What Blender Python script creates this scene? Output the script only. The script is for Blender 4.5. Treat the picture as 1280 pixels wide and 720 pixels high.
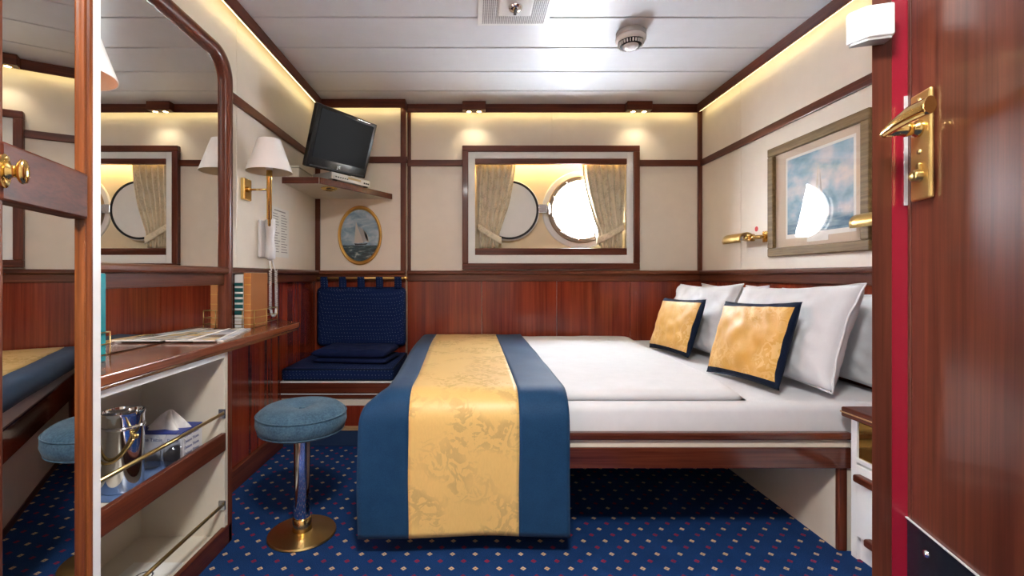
import bpy, bmesh, math, random
from mathutils import Vector, Matrix, noise
random.seed(7)
for _o in list(bpy.data.objects): bpy.data.objects.remove(_o)
S = bpy.context.scene
COL = S.collection
PI = math.pi
# ------------------------------------------------------------------ camera
F, CX, CY, HC = 575.0, 591.0, 345.0, 0.907          # focal length and vanishing point in 1280x720 pixels, eye height
cam = bpy.data.cameras.new('camera'); camo = bpy.data.objects.new('camera', cam); COL.objects.link(camo)
camo.location = (0, 0, HC); camo.rotation_euler = (PI/2, 0, 0)
cam.sensor_width = 36; cam.lens = 36*F/1280
cam.shift_x = (640-CX)/1280; cam.shift_y = -(360-CY)/1280
cam.clip_start = 0.02
S.camera = camo
# ------------------------------------------------------------------ sky, exposure
W = bpy.data.worlds.new('overcast_sky'); S.world = W; W.use_nodes = True
W.node_tree.nodes['Background'].inputs[0].default_value = (0.86, 0.93, 1.0, 1)
W.node_tree.nodes['Background'].inputs[1].default_value = 50.0
S.view_settings.view_transform = 'Standard'; S.view_settings.look = 'None'
S.view_settings.gamma = 1.0; S.view_settings.use_curve_mapping = False
S.view_settings.exposure = 1.2
FILL_STRENGTH = 66.0      # added fill lamp, out of view over the passage
LED_STRENGTH = 3.4       # cove strips
SPOT_POWER = 0.7          # downlights in the cornice
RECESS_STRENGTH = 9.0

# ------------------------------------------------------------------ materials
def newmat(name):
    m = bpy.data.materials.new(name); m.use_nodes = True
    nt = m.node_tree; b = nt.nodes['Principled BSDF']
    return m, nt, b
def N(nt, t, **kw):
    n = nt.nodes.new(t)
    for k, v in kw.items():
        if k in n.inputs: n.inputs[k].default_value = v
        else: setattr(n, k, v)
    return n
def L(nt, a, b): nt.links.new(a, b)
def c4(c): return (c[0], c[1], c[2], 1)
def ramp(nt, fac, stops):
    r = nt.nodes.new('ShaderNodeValToRGB'); e = r.color_ramp.elements
    while len(e) < len(stops): e.new(0.5)
    for i, (p, c) in enumerate(stops): e[i].position = p; e[i].color = c4(c)
    L(nt, fac, r.inputs[0]); return r.outputs[0]
def coords(nt, scale, loc=(0,0,0), rot=(0,0,0), kind='Object'):
    tc = nt.nodes.new('ShaderNodeTexCoord'); mp = nt.nodes.new('ShaderNodeMapping')
    mp.inputs['Scale'].default_value = scale; mp.inputs['Location'].default_value = loc; mp.inputs['Rotation'].default_value = rot
    L(nt, tc.outputs[kind], mp.inputs['Vector']); return mp.outputs[0]
def bump(nt, b, h, strength, dist=0.002):
    n = N(nt, 'ShaderNodeBump', Strength=strength, Distance=dist); L(nt, h, n.inputs['Height']); L(nt, n.outputs[0], b.inputs['Normal'])
def flat(name, c, rough=0.5, metal=0.0, coat=0.0, spec=0.5):
    m, nt, b = newmat(name)
    b.inputs['Base Color'].default_value = c4(c); b.inputs['Roughness'].default_value = rough
    b.inputs['Metallic'].default_value = metal; b.inputs['Coat Weight'].default_value = coat
    b.inputs['Coat Roughness'].default_value = 0.06; b.inputs['Specular IOR Level'].default_value = spec
    n = N(nt, 'ShaderNodeTexNoise', Scale=14.0, Detail=3.0); L(nt, coords(nt, (1,1,1)), n.inputs['Vector'])
    mx = N(nt, 'ShaderNodeMix', data_type='RGBA'); L(nt, n.outputs['Fac'], mx.inputs['Factor'])
    mx.inputs['A'].default_value = c4([x*0.95 for x in c]); mx.inputs['B'].default_value = c4([min(1, x*1.04) for x in c])
    L(nt, mx.outputs['Result'], b.inputs['Base Color'])
    return m
def wood(name, dark, mid, light, axis, across=26.0, along=0.9, rough=0.22, coat=0.35, spec=0.3):
    m, nt, b = newmat(name)
    sc = [across]*3; sc[axis] = along
    v = coords(nt, sc)
    n = N(nt, 'ShaderNodeTexNoise', Scale=1.0, Detail=5.0, Roughness=0.6, Distortion=0.5); L(nt, v, n.inputs['Vector'])
    col = ramp(nt, n.outputs['Fac'], [(0.3, dark), (0.5, mid), (0.72, light)])
    sc2 = [x*6 for x in sc]; sc2[axis] = along*4
    f = N(nt, 'ShaderNodeTexNoise', Scale=1.0, Detail=2.0); L(nt, coords(nt, sc2), f.inputs['Vector'])
    fr = ramp(nt, f.outputs['Fac'], [(0.35, (0.7,0.7,0.7)), (0.55, (1,1,1))])
    mx = N(nt, 'ShaderNodeMix', data_type='RGBA', blend_type='MULTIPLY'); mx.inputs['Factor'].default_value = 0.8
    L(nt, col, mx.inputs['A']); L(nt, fr, mx.inputs['B']); L(nt, mx.outputs['Result'], b.inputs['Base Color'])
    b.inputs['Roughness'].default_value = rough; b.inputs['Coat Weight'].default_value = coat; b.inputs['Coat Roughness'].default_value = 0.08
    b.inputs['Specular IOR Level'].default_value = spec
    return m
def cloth(name, c1, c2, scale=500.0, rough=0.85, sheen=0.2, bstr=0.25):
    m, nt, b = newmat(name)
    n = N(nt, 'ShaderNodeTexNoise', Scale=scale, Detail=2.0); L(nt, coords(nt, (1,1,1)), n.inputs['Vector'])
    n2 = N(nt, 'ShaderNodeTexNoise', Scale=22.0, Detail=4.0); L(nt, coords(nt, (1,1,1)), n2.inputs['Vector'])
    ad = N(nt, 'ShaderNodeMath', operation='MULTIPLY_ADD'); L(nt, n.outputs['Fac'], ad.inputs[0]); ad.inputs[1].default_value = 0.6
    hf = N(nt, 'ShaderNodeMath', operation='MULTIPLY'); L(nt, n2.outputs['Fac'], hf.inputs[0]); hf.inputs[1].default_value = 0.4
    L(nt, hf.outputs[0], ad.inputs[2])
    L(nt, ramp(nt, ad.outputs[0], [(0.36, c1), (0.64, c2)]), b.inputs['Base Color'])
    b.inputs['Roughness'].default_value = rough; b.inputs['Sheen Weight'].default_value = sheen; b.inputs['Specular IOR Level'].default_value = 0.5 if rough < 0.6 else 0.15
    bump(nt, b, n.outputs['Fac'], bstr, 0.0006)
    return m
def damask(name, base, motif, ground, scale, rough, th=0.52, sheen=0.1):
    """woven figure: winding leaf-like patches on a plain ground"""
    m, nt, b = newmat(name)
    v = coords(nt, (scale, scale, scale))
    n = N(nt, 'ShaderNodeTexNoise', Scale=1.0, Detail=2.5, Roughness=0.55, Distortion=2.2); L(nt, v, n.inputs['Vector'])
    n2 = N(nt, 'ShaderNodeTexNoise', Scale=0.35, Detail=1.0); L(nt, v, n2.inputs['Vector'])
    a = ramp(nt, n.outputs['Fac'], [(th-0.015, (0,0,0)), (th+0.02, (1,1,1))])
    g = ramp(nt, n2.outputs['Fac'], [(0.44, (0,0,0)), (0.56, (1,1,1))])
    mu = N(nt, 'ShaderNodeMath', operation='MULTIPLY'); L(nt, a, mu.inputs[0]); L(nt, g, mu.inputs[1])
    mx = N(nt, 'ShaderNodeMix', data_type='RGBA'); L(nt, mu.outputs[0], mx.inputs['Factor'])
    mx.inputs['A'].default_value = c4(base); mx.inputs['B'].default_value = c4(motif)
    w = N(nt, 'ShaderNodeTexNoise', Scale=260.0, Detail=1.0); L(nt, coords(nt, (1, 1, 0.25)), w.inputs['Vector'])
    mx2 = N(nt, 'ShaderNodeMix', data_type='RGBA'); mx2.inputs['Factor'].default_value = 0.25
    L(nt, mx.outputs['Result'], mx2.inputs['A']); L(nt, ramp(nt, w.outputs['Fac'], [(0.35, ground), (0.65, base)]), mx2.inputs['B'])
    L(nt, mx2.outputs['Result'], b.inputs['Base Color'])
    rr = N(nt, 'ShaderNodeMapRange'); L(nt, mu.outputs[0], rr.inputs[0]); rr.inputs[3].default_value = rough; rr.inputs[4].default_value = min(1, rough+0.3)
    L(nt, rr.outputs[0], b.inputs['Roughness']); b.inputs['Sheen Weight'].default_value = sheen
    bump(nt, b, w.outputs['Fac'], 0.15, 0.0006)
    return m
def emit(name, c, s):
    m, nt, b = newmat(name)
    b.inputs['Base Color'].default_value = c4(c); b.inputs['Emission Color'].default_value = c4(c); b.inputs['Emission Strength'].default_value = s
    return m
def pane(name, ior=1.5, tint=(1,1,1)):
    m = bpy.data.materials.new(name); m.use_nodes = True; nt = m.node_tree; nt.nodes.clear()
    o = nt.nodes.new('ShaderNodeOutputMaterial'); mx = nt.nodes.new('ShaderNodeMixShader'); t = nt.nodes.new('ShaderNodeBsdfTransparent')
    g = nt.nodes.new('ShaderNodeBsdfGlossy'); fr = nt.nodes.new('ShaderNodeFresnel'); fr.inputs[0].default_value = ior
    t.inputs[0].default_value = c4(tint); g.inputs['Roughness'].default_value = 0.01
    ge = nt.nodes.new('ShaderNodeNewGeometry'); iv = N(nt, 'ShaderNodeMath', operation='SUBTRACT'); iv.inputs[0].default_value = 1.0; L(nt, ge.outputs['Backfacing'], iv.inputs[1])
    mf = N(nt, 'ShaderNodeMath', operation='MULTIPLY'); L(nt, fr.outputs[0], mf.inputs[0]); L(nt, iv.outputs[0], mf.inputs[1]); L(nt, mf.outputs[0], mx.inputs[0]); L(nt, t.outputs[0], mx.inputs[1]); L(nt, g.outputs[0], mx.inputs[2]); L(nt, mx.outputs[0], o.inputs[0])
    return m

M = {}
M['wainscot'] = wood('wainscot_mahogany', (0.12,0.014,0.006), (0.215,0.030,0.012), (0.31,0.055,0.02), 2, 16, 0.5, 0.2, 0.5)
M['trim'] = wood('trim_mahogany_x', (0.06,0.011,0.005), (0.10,0.021,0.009), (0.15,0.036,0.014), 0, 40, 1.5, 0.36, 0.12)
M['trim_y'] = wood('trim_mahogany_y', (0.06,0.011,0.005), (0.10,0.021,0.009), (0.15,0.036,0.014), 1, 40, 1.5, 0.36, 0.12)
M['trim_z'] = wood('trim_mahogany_z', (0.07,0.014,0.006), (0.115,0.025,0.010), (0.17,0.042,0.016), 2, 40, 1.5, 0.36, 0.12)
M['rail_x'] = wood('rail_walnut_x', (0.075,0.016,0.007), (0.13,0.034,0.014), (0.19,0.06,0.024), 0, 40, 1.5, 0.3, 0.25)
M['rail_y'] = wood('rail_walnut_y', (0.06,0.014,0.006), (0.10,0.026,0.011), (0.15,0.045,0.02), 1, 40, 1.5, 0.3, 0.25)
M['door'] = wood('door_laminate', (0.055,0.013,0.008), (0.095,0.024,0.013), (0.15,0.041,0.020), 2, 30, 1.1, 0.3, 0.3)
M['bedwood'] = wood('bed_mahogany', (0.055,0.012,0.007), (0.10,0.024,0.012), (0.16,0.045,0.02), 0, 36, 1.2, 0.18, 0.6)
M['stile'] = wood('wardrobe_stile', (0.13,0.03,0.008), (0.24,0.062,0.014), (0.36,0.11,0.025), 2, 60, 2.0, 0.3, 0.4)
M['desk'] = wood('desk_mahogany', (0.09,0.02,0.01), (0.17,0.045,0.02), (0.26,0.085,0.035), 1, 22, 0.9, 0.2, 0.35)
M['inlay'] = wood('light_wood_inlay', (0.35,0.2,0.09), (0.45,0.27,0.13), (0.55,0.35,0.18), 0, 40, 2, 0.3, 0.3)
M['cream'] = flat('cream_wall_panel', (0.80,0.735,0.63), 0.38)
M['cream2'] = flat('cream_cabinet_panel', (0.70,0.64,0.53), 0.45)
M['ceiling'] = flat('ceiling_plank_white', (0.73,0.755,0.80), 0.32)
M['gap'] = flat('ceiling_joint_grey', (0.30,0.30,0.31), 0.6)
M['white'] = flat('white_lacquer', (0.80,0.81,0.80), 0.35)
M['mat'] = flat('white_window_surround', (0.86,0.88,0.86), 0.4)
M['hull'] = flat('hull_lining_warm', (0.80,0.69,0.48), 0.5)  # white lining; yellow glow of the recess light put into its colour
M['whiteplastic'] = flat('white_plastic', (0.82,0.82,0.82), 0.35)
M['greyplastic'] = flat('silver_grey_plastic', (0.45,0.46,0.46), 0.35, 0.4)
M['black'] = flat('black_gloss_plastic', (0.006,0.006,0.007), 0.15, 0, 0.1, 0.3)
M['screen'] = flat('dark_screen', (0.004,0.0045,0.006), 0.45, 0, 0, 0.08)
M['rubber'] = flat('black_rubber', (0.012,0.013,0.016), 0.6)
M['brass'] = flat('polished_brass', (0.80,0.55,0.20), 0.18, 1.0)
M['brass_plate'] = flat('satin_brass', (0.74,0.52,0.20), 0.32, 0.9)
M['brass_dull'] = flat('brushed_brass', (0.55,0.40,0.17), 0.30, 1.0)
M['bronze'] = flat('bronze_smoked_panel', (0.36,0.20,0.045), 0.16, 0.85)
M['chrome'] = flat('chrome', (0.78,0.78,0.79), 0.06, 1.0)
M['ring'] = flat('porthole_bronze_steel', (0.30,0.23,0.17), 0.35, 0.6)
M['striker'] = flat('pale_zinc', (0.62,0.62,0.62), 0.35, 0.3)
M['steel'] = flat('steel', (0.6,0.6,0.6), 0.25, 1.0)
M['mirror'] = flat('mirror_silver', (0.82,0.83,0.82), 0.0, 1.0)
M['red'] = flat('red_enamel', (0.24,0.008,0.022), 0.22, 0, 0.6)
M['reddot'] = flat('red_sticker', (0.6,0.02,0.02), 0.5)
M['kick'] = flat('black_kick_plate', (0.010,0.012,0.018), 0.2, 0, 0, 0.25)
M['gilt'] = flat('gilt_frame', (0.62,0.36,0.09), 0.3, 0.75)
M['sheet'] = cloth('white_linen', (0.69,0.71,0.74), (0.75,0.77,0.80), 700, 0.9, 0.1, 0.12)
M['denim'] = cloth('blue_velour', (0.030,0.072,0.115), (0.070,0.14,0.20), 160, 0.95, 0.12, 0.5)
M['navyblanket'] = cloth('navy_fleece', (0.004,0.009,0.042), (0.010,0.018,0.070), 300, 0.95, 0.0, 0.5)
M['navysilk'] = cloth('navy_silk', (0.006,0.038,0.098), (0.010,0.052,0.125), 300, 0.62, 0.1, 0.1)
M['navypipe'] = cloth('dark_navy_border', (0.004,0.009,0.026), (0.007,0.015,0.038), 300, 0.7, 0.0, 0.1)
M['gold'] = damask('gold_damask', (0.78,0.52,0.17), (0.56,0.37,0.13), (0.66,0.43,0.13), 20, 0.42, 0.5)
M['goldcush'] = damask('gold_damask_cushion', (0.66,0.36,0.07), (0.78,0.52,0.21), (0.58,0.31,0.055), 22, 0.5, 0.5)
M['curtain'] = damask('beige_curtain_damask', (0.74,0.66,0.49), (0.52,0.45,0.31), (0.78,0.70,0.55), 60, 0.8, 0.5)
M['tissue'] = cloth('tissue_white', (0.80,0.76,0.72), (0.88,0.85,0.81), 90, 0.9)
M['greyink'] = flat('grey_ink', (0.30,0.29,0.28), 0.6)
M['ink'] = flat('dark_ink', (0.03,0.03,0.05), 0.6)
M['blueink'] = flat('blue_ink', (0.02,0.04,0.25), 0.5)
M['paper'] = flat('paper_white', (0.80,0.79,0.74), 0.7)
M['tan'] = flat('tan_leather', (0.36,0.13,0.03), 0.42)
M['tan2'] = flat('tan_leather_spine', (0.48,0.19,0.05), 0.4)
M['green'] = flat('dark_green_bookcloth', (0.01,0.10,0.10), 0.5)
M['teal'] = flat('teal_bookcloth', (0.0,0.22,0.25), 0.45)
M['bluetray'] = flat('blue_tray', (0.10,0.17,0.34), 0.3)
M['shade'] = flat('white_lampshade_card', (0.90,0.90,0.88), 0.7)
M['shadein'] = flat('lampshade_lining', (0.72,0.64,0.50), 0.7)
M['glass'] = pane('clear_glass')
M['plasticwrap'] = pane('clear_wrap', 1.35, (0.92,0.94,0.97))
M['led'] = emit('warm_led', (1.0,0.80,0.38), LED_STRENGTH)
M['recess_led'] = emit('warm_recess_light', (1.0,0.70,0.30), RECESS_STRENGTH)
M['bulb'] = emit('downlight_lens', (1.0,0.86,0.55), 14.0)
M['diffuser'] = emit('fill_lamp_diffuser', (1.0,0.975,0.94), FILL_STRENGTH)

def carpet_mat():
    m, nt, b = newmat('navy_carpet_dotted'); s = 0.0742
    def dots(ox, oy, c):
        tc = nt.nodes.new('ShaderNodeTexCoord'); sp = nt.nodes.new('ShaderNodeSeparateXYZ'); L(nt, tc.outputs['Object'], sp.inputs[0])
        ds = []
        for i, o in ((0, ox), (1, oy)):
            a = N(nt, 'ShaderNodeMath', operation='ADD'); L(nt, sp.outputs[i], a.inputs[0]); a.inputs[1].default_value = -o + 400*s + s/2
            md = N(nt, 'ShaderNodeMath', operation='MODULO'); L(nt, a.outputs[0], md.inputs[0]); md.inputs[1].default_value = s
            sb = N(nt, 'ShaderNodeMath', operation='SUBTRACT'); L(nt, md.outputs[0], sb.inputs[0]); sb.inputs[1].default_value = s/2
            ab = N(nt, 'ShaderNodeMath', operation='ABSOLUTE'); L(nt, sb.outputs[0], ab.inputs[0]); ds.append(ab.outputs[0])
        ad = N(nt, 'ShaderNodeMath', operation='ADD'); L(nt, ds[0], ad.inputs[0]); L(nt, ds[1], ad.inputs[1])
        lt = N(nt, 'ShaderNodeMath', operation='LESS_THAN'); L(nt, ad.outputs[0], lt.inputs[0]); lt.inputs[1].default_value = 0.0098
        gt = N(nt, 'ShaderNodeMath', operation='GREATER_THAN'); L(nt, ad.outputs[0], gt.inputs[0]); gt.inputs[1].default_value = 0.0022
        mu = N(nt, 'ShaderNodeMath', operation='MULTIPLY'); L(nt, lt.outputs[0], mu.inputs[0]); L(nt, gt.outputs[0], mu.inputs[1])
        return mu.outputs[0]
    n = N(nt, 'ShaderNodeTexNoise', Scale=420.0, Detail=2.0); L(nt, coords(nt, (1,1,1)), n.inputs['Vector'])
    n2 = N(nt, 'ShaderNodeTexNoise', Scale=9.0, Detail=3.0); L(nt, coords(nt, (1,1,1)), n2.inputs['Vector'])
    base = ramp(nt, n.outputs['Fac'], [(0.3, (0.004,0.021,0.085)), (0.7, (0.013,0.053,0.175))])
    mm = N(nt, 'ShaderNodeMix', data_type='RGBA', blend_type='MULTIPLY'); mm.inputs['Factor'].default_value = 0.6
    L(nt, base, mm.inputs['A']); L(nt, ramp(nt, n2.outputs['Fac'], [(0.3, (0.75,0.75,0.75)), (0.7, (1.1,1.1,1.1))]), mm.inputs['B'])
    a = N(nt, 'ShaderNodeMix', data_type='RGBA'); L(nt, dots(-0.5857, 1.5007, 0), a.inputs['Factor']); L(nt, mm.outputs['Result'], a.inputs['A']); a.inputs['B'].default_value = (0.52,0.36,0.22,1)
    c = N(nt, 'ShaderNodeMix', data_type='RGBA'); L(nt, dots(-0.5857+s/2, 1.5007+s/2, 0), c.inputs['Factor']); L(nt, a.outputs['Result'], c.inputs['A']); c.inputs['B'].default_value = (0.20,0.018,0.05,1)
    L(nt, c.outputs['Result'], b.inputs['Base Color']); b.inputs['Roughness'].default_value = 0.95; b.inputs['Specular IOR Level'].default_value = 0.1
    bump(nt, b, n.outputs['Fac'], 0.5, 0.003)
    return m
M['carpet'] = carpet_mat()
def dotted_fabric():
    m, nt, b = newmat('navy_pin_dot_fabric')
    v = N(nt, 'ShaderNodeTexVoronoi', Scale=95.0, feature='F1'); v.inputs['Randomness'].default_value = 0.0
    L(nt, coords(nt, (1,1,1), rot=(0.35,0.6,0.785)), v.inputs['Vector'])
    L(nt, ramp(nt, v.outputs['Distance'], [(0.16, (0.13,0.17,0.30)), (0.24, (0.006,0.017,0.075))]), b.inputs['Base Color'])
    b.inputs['Roughness'].default_value = 0.95; b.inputs['Specular IOR Level'].default_value = 0.15
    return m
M['dotfabric'] = dotted_fabric()
def oak_frame():
    return wood('weathered_oak_frame', (0.13,0.080,0.030), (0.20,0.13,0.052), (0.27,0.18,0.08), 1, 70, 3, 0.55, 0.0)
M['oak'] = oak_frame()
def print_mat():          # cloudy seascape print, painted on the sheet (object space: y across, z up)
    m, nt, b = newmat('cloudy_sea_print')
    n = N(nt, 'ShaderNodeTexNoise', Scale=7.0, Detail=3.0, Distortion=0.15); L(nt, coords(nt, (1,1,1.6)), n.inputs['Vector'])
    sky = ramp(nt, n.outputs['Fac'], [(0.32, (0.10,0.24,0.36)), (0.46, (0.28,0.44,0.55)), (0.58, (0.55,0.57,0.60)), (0.72, (0.72,0.66,0.63))])
    n3 = N(nt, 'ShaderNodeTexNoise', Scale=30.0, Detail=3.0); L(nt, coords(nt, (1,0.4,2.5)), n3.inputs['Vector'])
    sea = ramp(nt, n3.outputs['Fac'], [(0.35, (0.05,0.15,0.26)), (0.65, (0.25,0.38,0.46))])
    tc = nt.nodes.new('ShaderNodeTexCoord'); sp = nt.nodes.new('ShaderNodeSeparateXYZ'); L(nt, tc.outputs['Generated'], sp.inputs[0])
    f = ramp(nt, sp.outputs[2], [(0.13, (0,0,0)), (0.19, (1,1,1))])
    mx = N(nt, 'ShaderNodeMix', data_type='RGBA'); L(nt, f, mx.inputs['Factor']); L(nt, sea, mx.inputs['A']); L(nt, sky, mx.inputs['B'])
    L(nt, mx.outputs['Result'], b.inputs['Base Color']); b.inputs['Roughness'].default_value = 0.6
    return m
M['print'] = print_mat()
def oil_mat():            # oval oil painting: pale sky, dark green sea
    m, nt, b = newmat('sailing_oil_painting')
    n = N(nt, 'ShaderNodeTexNoise', Scale=12.0, Detail=4.0, Distortion=0.8); L(nt, coords(nt, (1,1,1.8)), n.inputs['Vector'])
    sky = ramp(nt, n.outputs['Fac'], [(0.35, (0.16,0.27,0.36)), (0.5, (0.28,0.40,0.48)), (0.66, (0.50,0.58,0.62))])
    n3 = N(nt, 'ShaderNodeTexNoise', Scale=45.0, Detail=4.0, Distortion=0.5); L(nt, coords(nt, (0.5,1,1.5)), n3.inputs['Vector'])
    sea = ramp(nt, n3.outputs['Fac'], [(0.40, (0.010,0.032,0.045)), (0.58, (0.035,0.09,0.11)), (0.70, (0.35,0.42,0.42))])
    tc = nt.nodes.new('ShaderNodeTexCoord'); sp = nt.nodes.new('ShaderNodeSeparateXYZ'); L(nt, tc.outputs['Generated'], sp.inputs[0])
    f = ramp(nt, sp.outputs[2], [(0.30, (0,0,0)), (0.32, (1,1,1))])
    mx = N(nt, 'ShaderNodeMix', data_type='RGBA'); L(nt, f, mx.inputs['Factor']); L(nt, sea, mx.inputs['A']); L(nt, sky, mx.inputs['B'])
    L(nt, mx.outputs['Result'], b.inputs['Base Color']); b.inputs['Roughness'].default_value = 0.35
    return m
M['oil'] = oil_mat()
M['sail'] = flat('painted_sail', (0.52,0.50,0.44), 0.5)
M['sail2'] = flat('painted_sail_shaded', (0.36,0.36,0.34), 0.5)
M['hullpaint'] = flat('painted_hull', (0.02,0.02,0.025), 0.5)
def brochure_mat(name, cols, seed):
    m, nt, b = newmat(name)
    v = N(nt, 'ShaderNodeTexVoronoi', Scale=13.0, feature='F1'); L(nt, coords(nt, (1,1.6,1), loc=(seed,seed*2,0)), v.inputs['Vector'])
    sx = nt.nodes.new('ShaderNodeSeparateColor'); L(nt, v.outputs['Color'], sx.inputs[0])
    r = ramp(nt, sx.outputs[0], [(i/len(cols), c) for i, c in enumerate(cols)])
    L(nt, r, b.inputs['Base Color']); b.inputs['Roughness'].default_value = 0.25
    return m
M['broch1'] = brochure_mat('brochure_print_warm', [(0.70,0.68,0.64), (0.30,0.42,0.62), (0.62,0.44,0.16), (0.75,0.75,0.74), (0.22,0.20,0.15)], 1.7)
M['broch2'] = brochure_mat('brochure_print_pale', [(0.75,0.76,0.80), (0.45,0.52,0.66), (0.8,0.8,0.82), (0.6,0.63,0.7)], 4.1)

# ------------------------------------------------------------------ mesh helpers
ORG = {}
class MB:
    def __init__(self): self.bm = bmesh.new()
    def box(self, x0, x1, y0, y1, z0, z1, bev=0.0, seg=2, mat=None):
        M4 = Matrix.Translation(((x0+x1)/2, (y0+y1)/2, (z0+z1)/2)) @ Matrix.Diagonal((x1-x0, y1-y0, z1-z0, 1))
        r = bmesh.ops.create_cube(self.bm, size=1.0, matrix=M4)
        if bev > 0:
            es = list({e for v in r['verts'] for e in v.link_edges})
            rb = bmesh.ops.bevel(self.bm, geom=es, offset=bev, segments=seg, profile=0.5, affect='EDGES', clamp_overlap=True)
        return self
    def obox(self, Mx, sx, sy, sz, bev=0.0, seg=2):
        n0 = set(self.bm.verts)
        self.box(-sx/2, sx/2, -sy/2, sy/2, -sz/2, sz/2, bev, seg)
        for v in [v for v in self.bm.verts if v not in n0]: v.co = Mx @ v.co
        return self
    def prism(self, pts, vec, bev=0.0, seg=2):
        """closed polygon (3D points) extruded along vec"""
        vec = Vector(vec); a = [self.bm.verts.new(Vector(p)) for p in pts]; b = [self.bm.verts.new(Vector(p)+vec) for p in pts]
        n = len(pts); fs = [self.bm.faces.new(a), self.bm.faces.new(b[::-1])]
        for i in range(n): fs.append(self.bm.faces.new((a[i], b[i], b[(i+1) % n], a[(i+1) % n])))
        bmesh.ops.recalc_face_normals(self.bm, faces=fs)
        if bev > 0:
            es = list({e for f in fs for e in f.edges})
            bmesh.ops.bevel(self.bm, geom=es, offset=bev, segments=seg, profile=0.5, affect='EDGES', clamp_overlap=True)
        return self
    def lathe(self, prof, Mx=None, n=32, smooth=True, close=False):
        """profile (radius, height) turned about local z"""
        Mx = Mx or Matrix.Identity(4); rings = []
        for r, h in prof:
            if r < 1e-6: rings.append([self.bm.verts.new(Mx @ Vector((0, 0, h)))])
            else: rings.append([self.bm.verts.new(Mx @ Vector((r*math.cos(2*PI*i/n), r*math.sin(2*PI*i/n), h))) for i in range(n)])
        pr = list(zip(rings, rings[1:]))
        if close: pr.append((rings[-1], rings[0]))
        for A, B in pr:
            for i in range(n):
                j = (i+1) % n
                q = [A[i % len(A)], A[j % len(A)], B[j % len(B)], B[i % len(B)]]
                q2 = []
                for v in q:
                    if v not in q2: q2.append(v)
                if len(q2) >= 3:
                    f = self.bm.faces.new(q2); f.smooth = smooth
        return self
    def tube(self, pts, r, n=8, caps=True):
        pts = [Vector(p) for p in pts]; rings = []; up = None
        for i, p in enumerate(pts):
            t = (pts[min(i+1, len(pts)-1)] - pts[max(i-1, 0)])
            t = t.normalized() if t.length > 1e-9 else Vector((0,0,1))
            if up is None:
                up = Vector((0,0,1)) if abs(t.z) < 0.9 else Vector((1,0,0))
            a = t.cross(up)
            if a.length < 1e-5: a = t.cross(Vector((0.3,1,0.2)))
            a.normalize(); b = a.cross(t).normalized(); up = b
            rr = r[i] if isinstance(r, (list, tuple)) else r
            rings.append([self.bm.verts.new(p + a*rr*math.cos(2*PI*k/n) + b*rr*math.sin(2*PI*k/n)) for k in range(n)])
        for A, B in zip(rings, rings[1:]):
            for k in range(n):
                f = self.bm.faces.new((A[k], A[(k+1) % n], B[(k+1) % n], B[k])); f.smooth = True
        if caps: self.bm.faces.new(rings[0][::-1]); self.bm.faces.new(rings[-1])
        return self
    def grid(self, fn, nu, nv, u0=0.0, u1=1.0, v0=0.0, v1=1.0, keep=None):
        V = {}
        def vert(i, j):
            if (i, j) not in V: V[i, j] = self.bm.verts.new(fn(u0+(u1-u0)*i/nu, v0+(v1-v0)*j/nv))
            return V[i, j]
        for i in range(nu):
            for j in range(nv):
                if keep and not keep(u0+(u1-u0)*(i+.5)/nu, v0+(v1-v0)*(j+.5)/nv): continue
                f = self.bm.faces.new((vert(i,j), vert(i+1,j), vert(i+1,j+1), vert(i,j+1))); f.smooth = True
        return self
    def build(self, name, mat, parent=None, smooth=None, weld=False, solid=0.0, recalc=True):
        if weld: bmesh.ops.remove_doubles(self.bm, verts=self.bm.verts, dist=1e-5)
        if recalc: bmesh.ops.recalc_face_normals(self.bm, faces=self.bm.faces)
        o0 = ORG.get(parent, Vector((0,0,0))) if parent else Vector((0,0,0))
        if o0.length > 0: bmesh.ops.translate(self.bm, verts=self.bm.verts, vec=-o0)
        me = bpy.data.meshes.new(name); self.bm.to_mesh(me); self.bm.free()
        if smooth is not None:
            for p in me.polygons: p.use_smooth = smooth
        me.materials.append(M[mat] if isinstance(mat, str) else mat)
        ob = bpy.data.objects.new(name, me); COL.objects.link(ob)
        if parent: ob.parent = parent
        ORG[ob] = o0
        if solid:
            md = ob.modifiers.new('thickness', 'SOLIDIFY'); md.thickness = solid; md.offset = 0
        return ob
def autosmooth(ob, ang=40):
    me = ob.data
    for p in me.polygons: p.use_smooth = True
    try: me.set_sharp_from_angle(angle=math.radians(ang))
    except Exception: pass
    return ob
def tag(o, label=None, cat=None, group=None, kind=None):
    if label: o['label'] = label
    if cat: o['category'] = cat
    if group: o['group'] = group
    if kind: o['kind'] = kind
    return o
def thing(name, label, cat, loc, group=None):
    o = bpy.data.objects.new(name, None); COL.objects.link(o); o.location = loc; o.empty_display_size = 0.05
    ORG[o] = Vector(loc)
    return tag(o, label, cat, group)
def struct(o, label=None):
    return tag(o, label, None, None, 'structure')
def text(name, body, size, Mx, mat, parent, extrude=0.0002):
    c = bpy.data.curves.new(name, 'FONT'); c.body = body; c.size = size; c.align_x = 'CENTER'; c.align_y = 'CENTER'; c.extrude = extrude
    tmp = bpy.data.objects.new('text_source', c); COL.objects.link(tmp)
    me = bpy.data.meshes.new_from_object(tmp.evaluated_get(bpy.context.evaluated_depsgraph_get())); me.name = name
    bpy.data.objects.remove(tmp); bpy.data.curves.remove(c)
    me.materials.clear(); me.materials.append(M[mat]); o = bpy.data.objects.new(name, me); COL.objects.link(o)
    o.parent = parent; o.matrix_local = Matrix.Translation(-ORG.get(parent, Vector((0,0,0)))) @ Mx
    ORG[o] = Vector((0,0,0))
    return o
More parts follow.
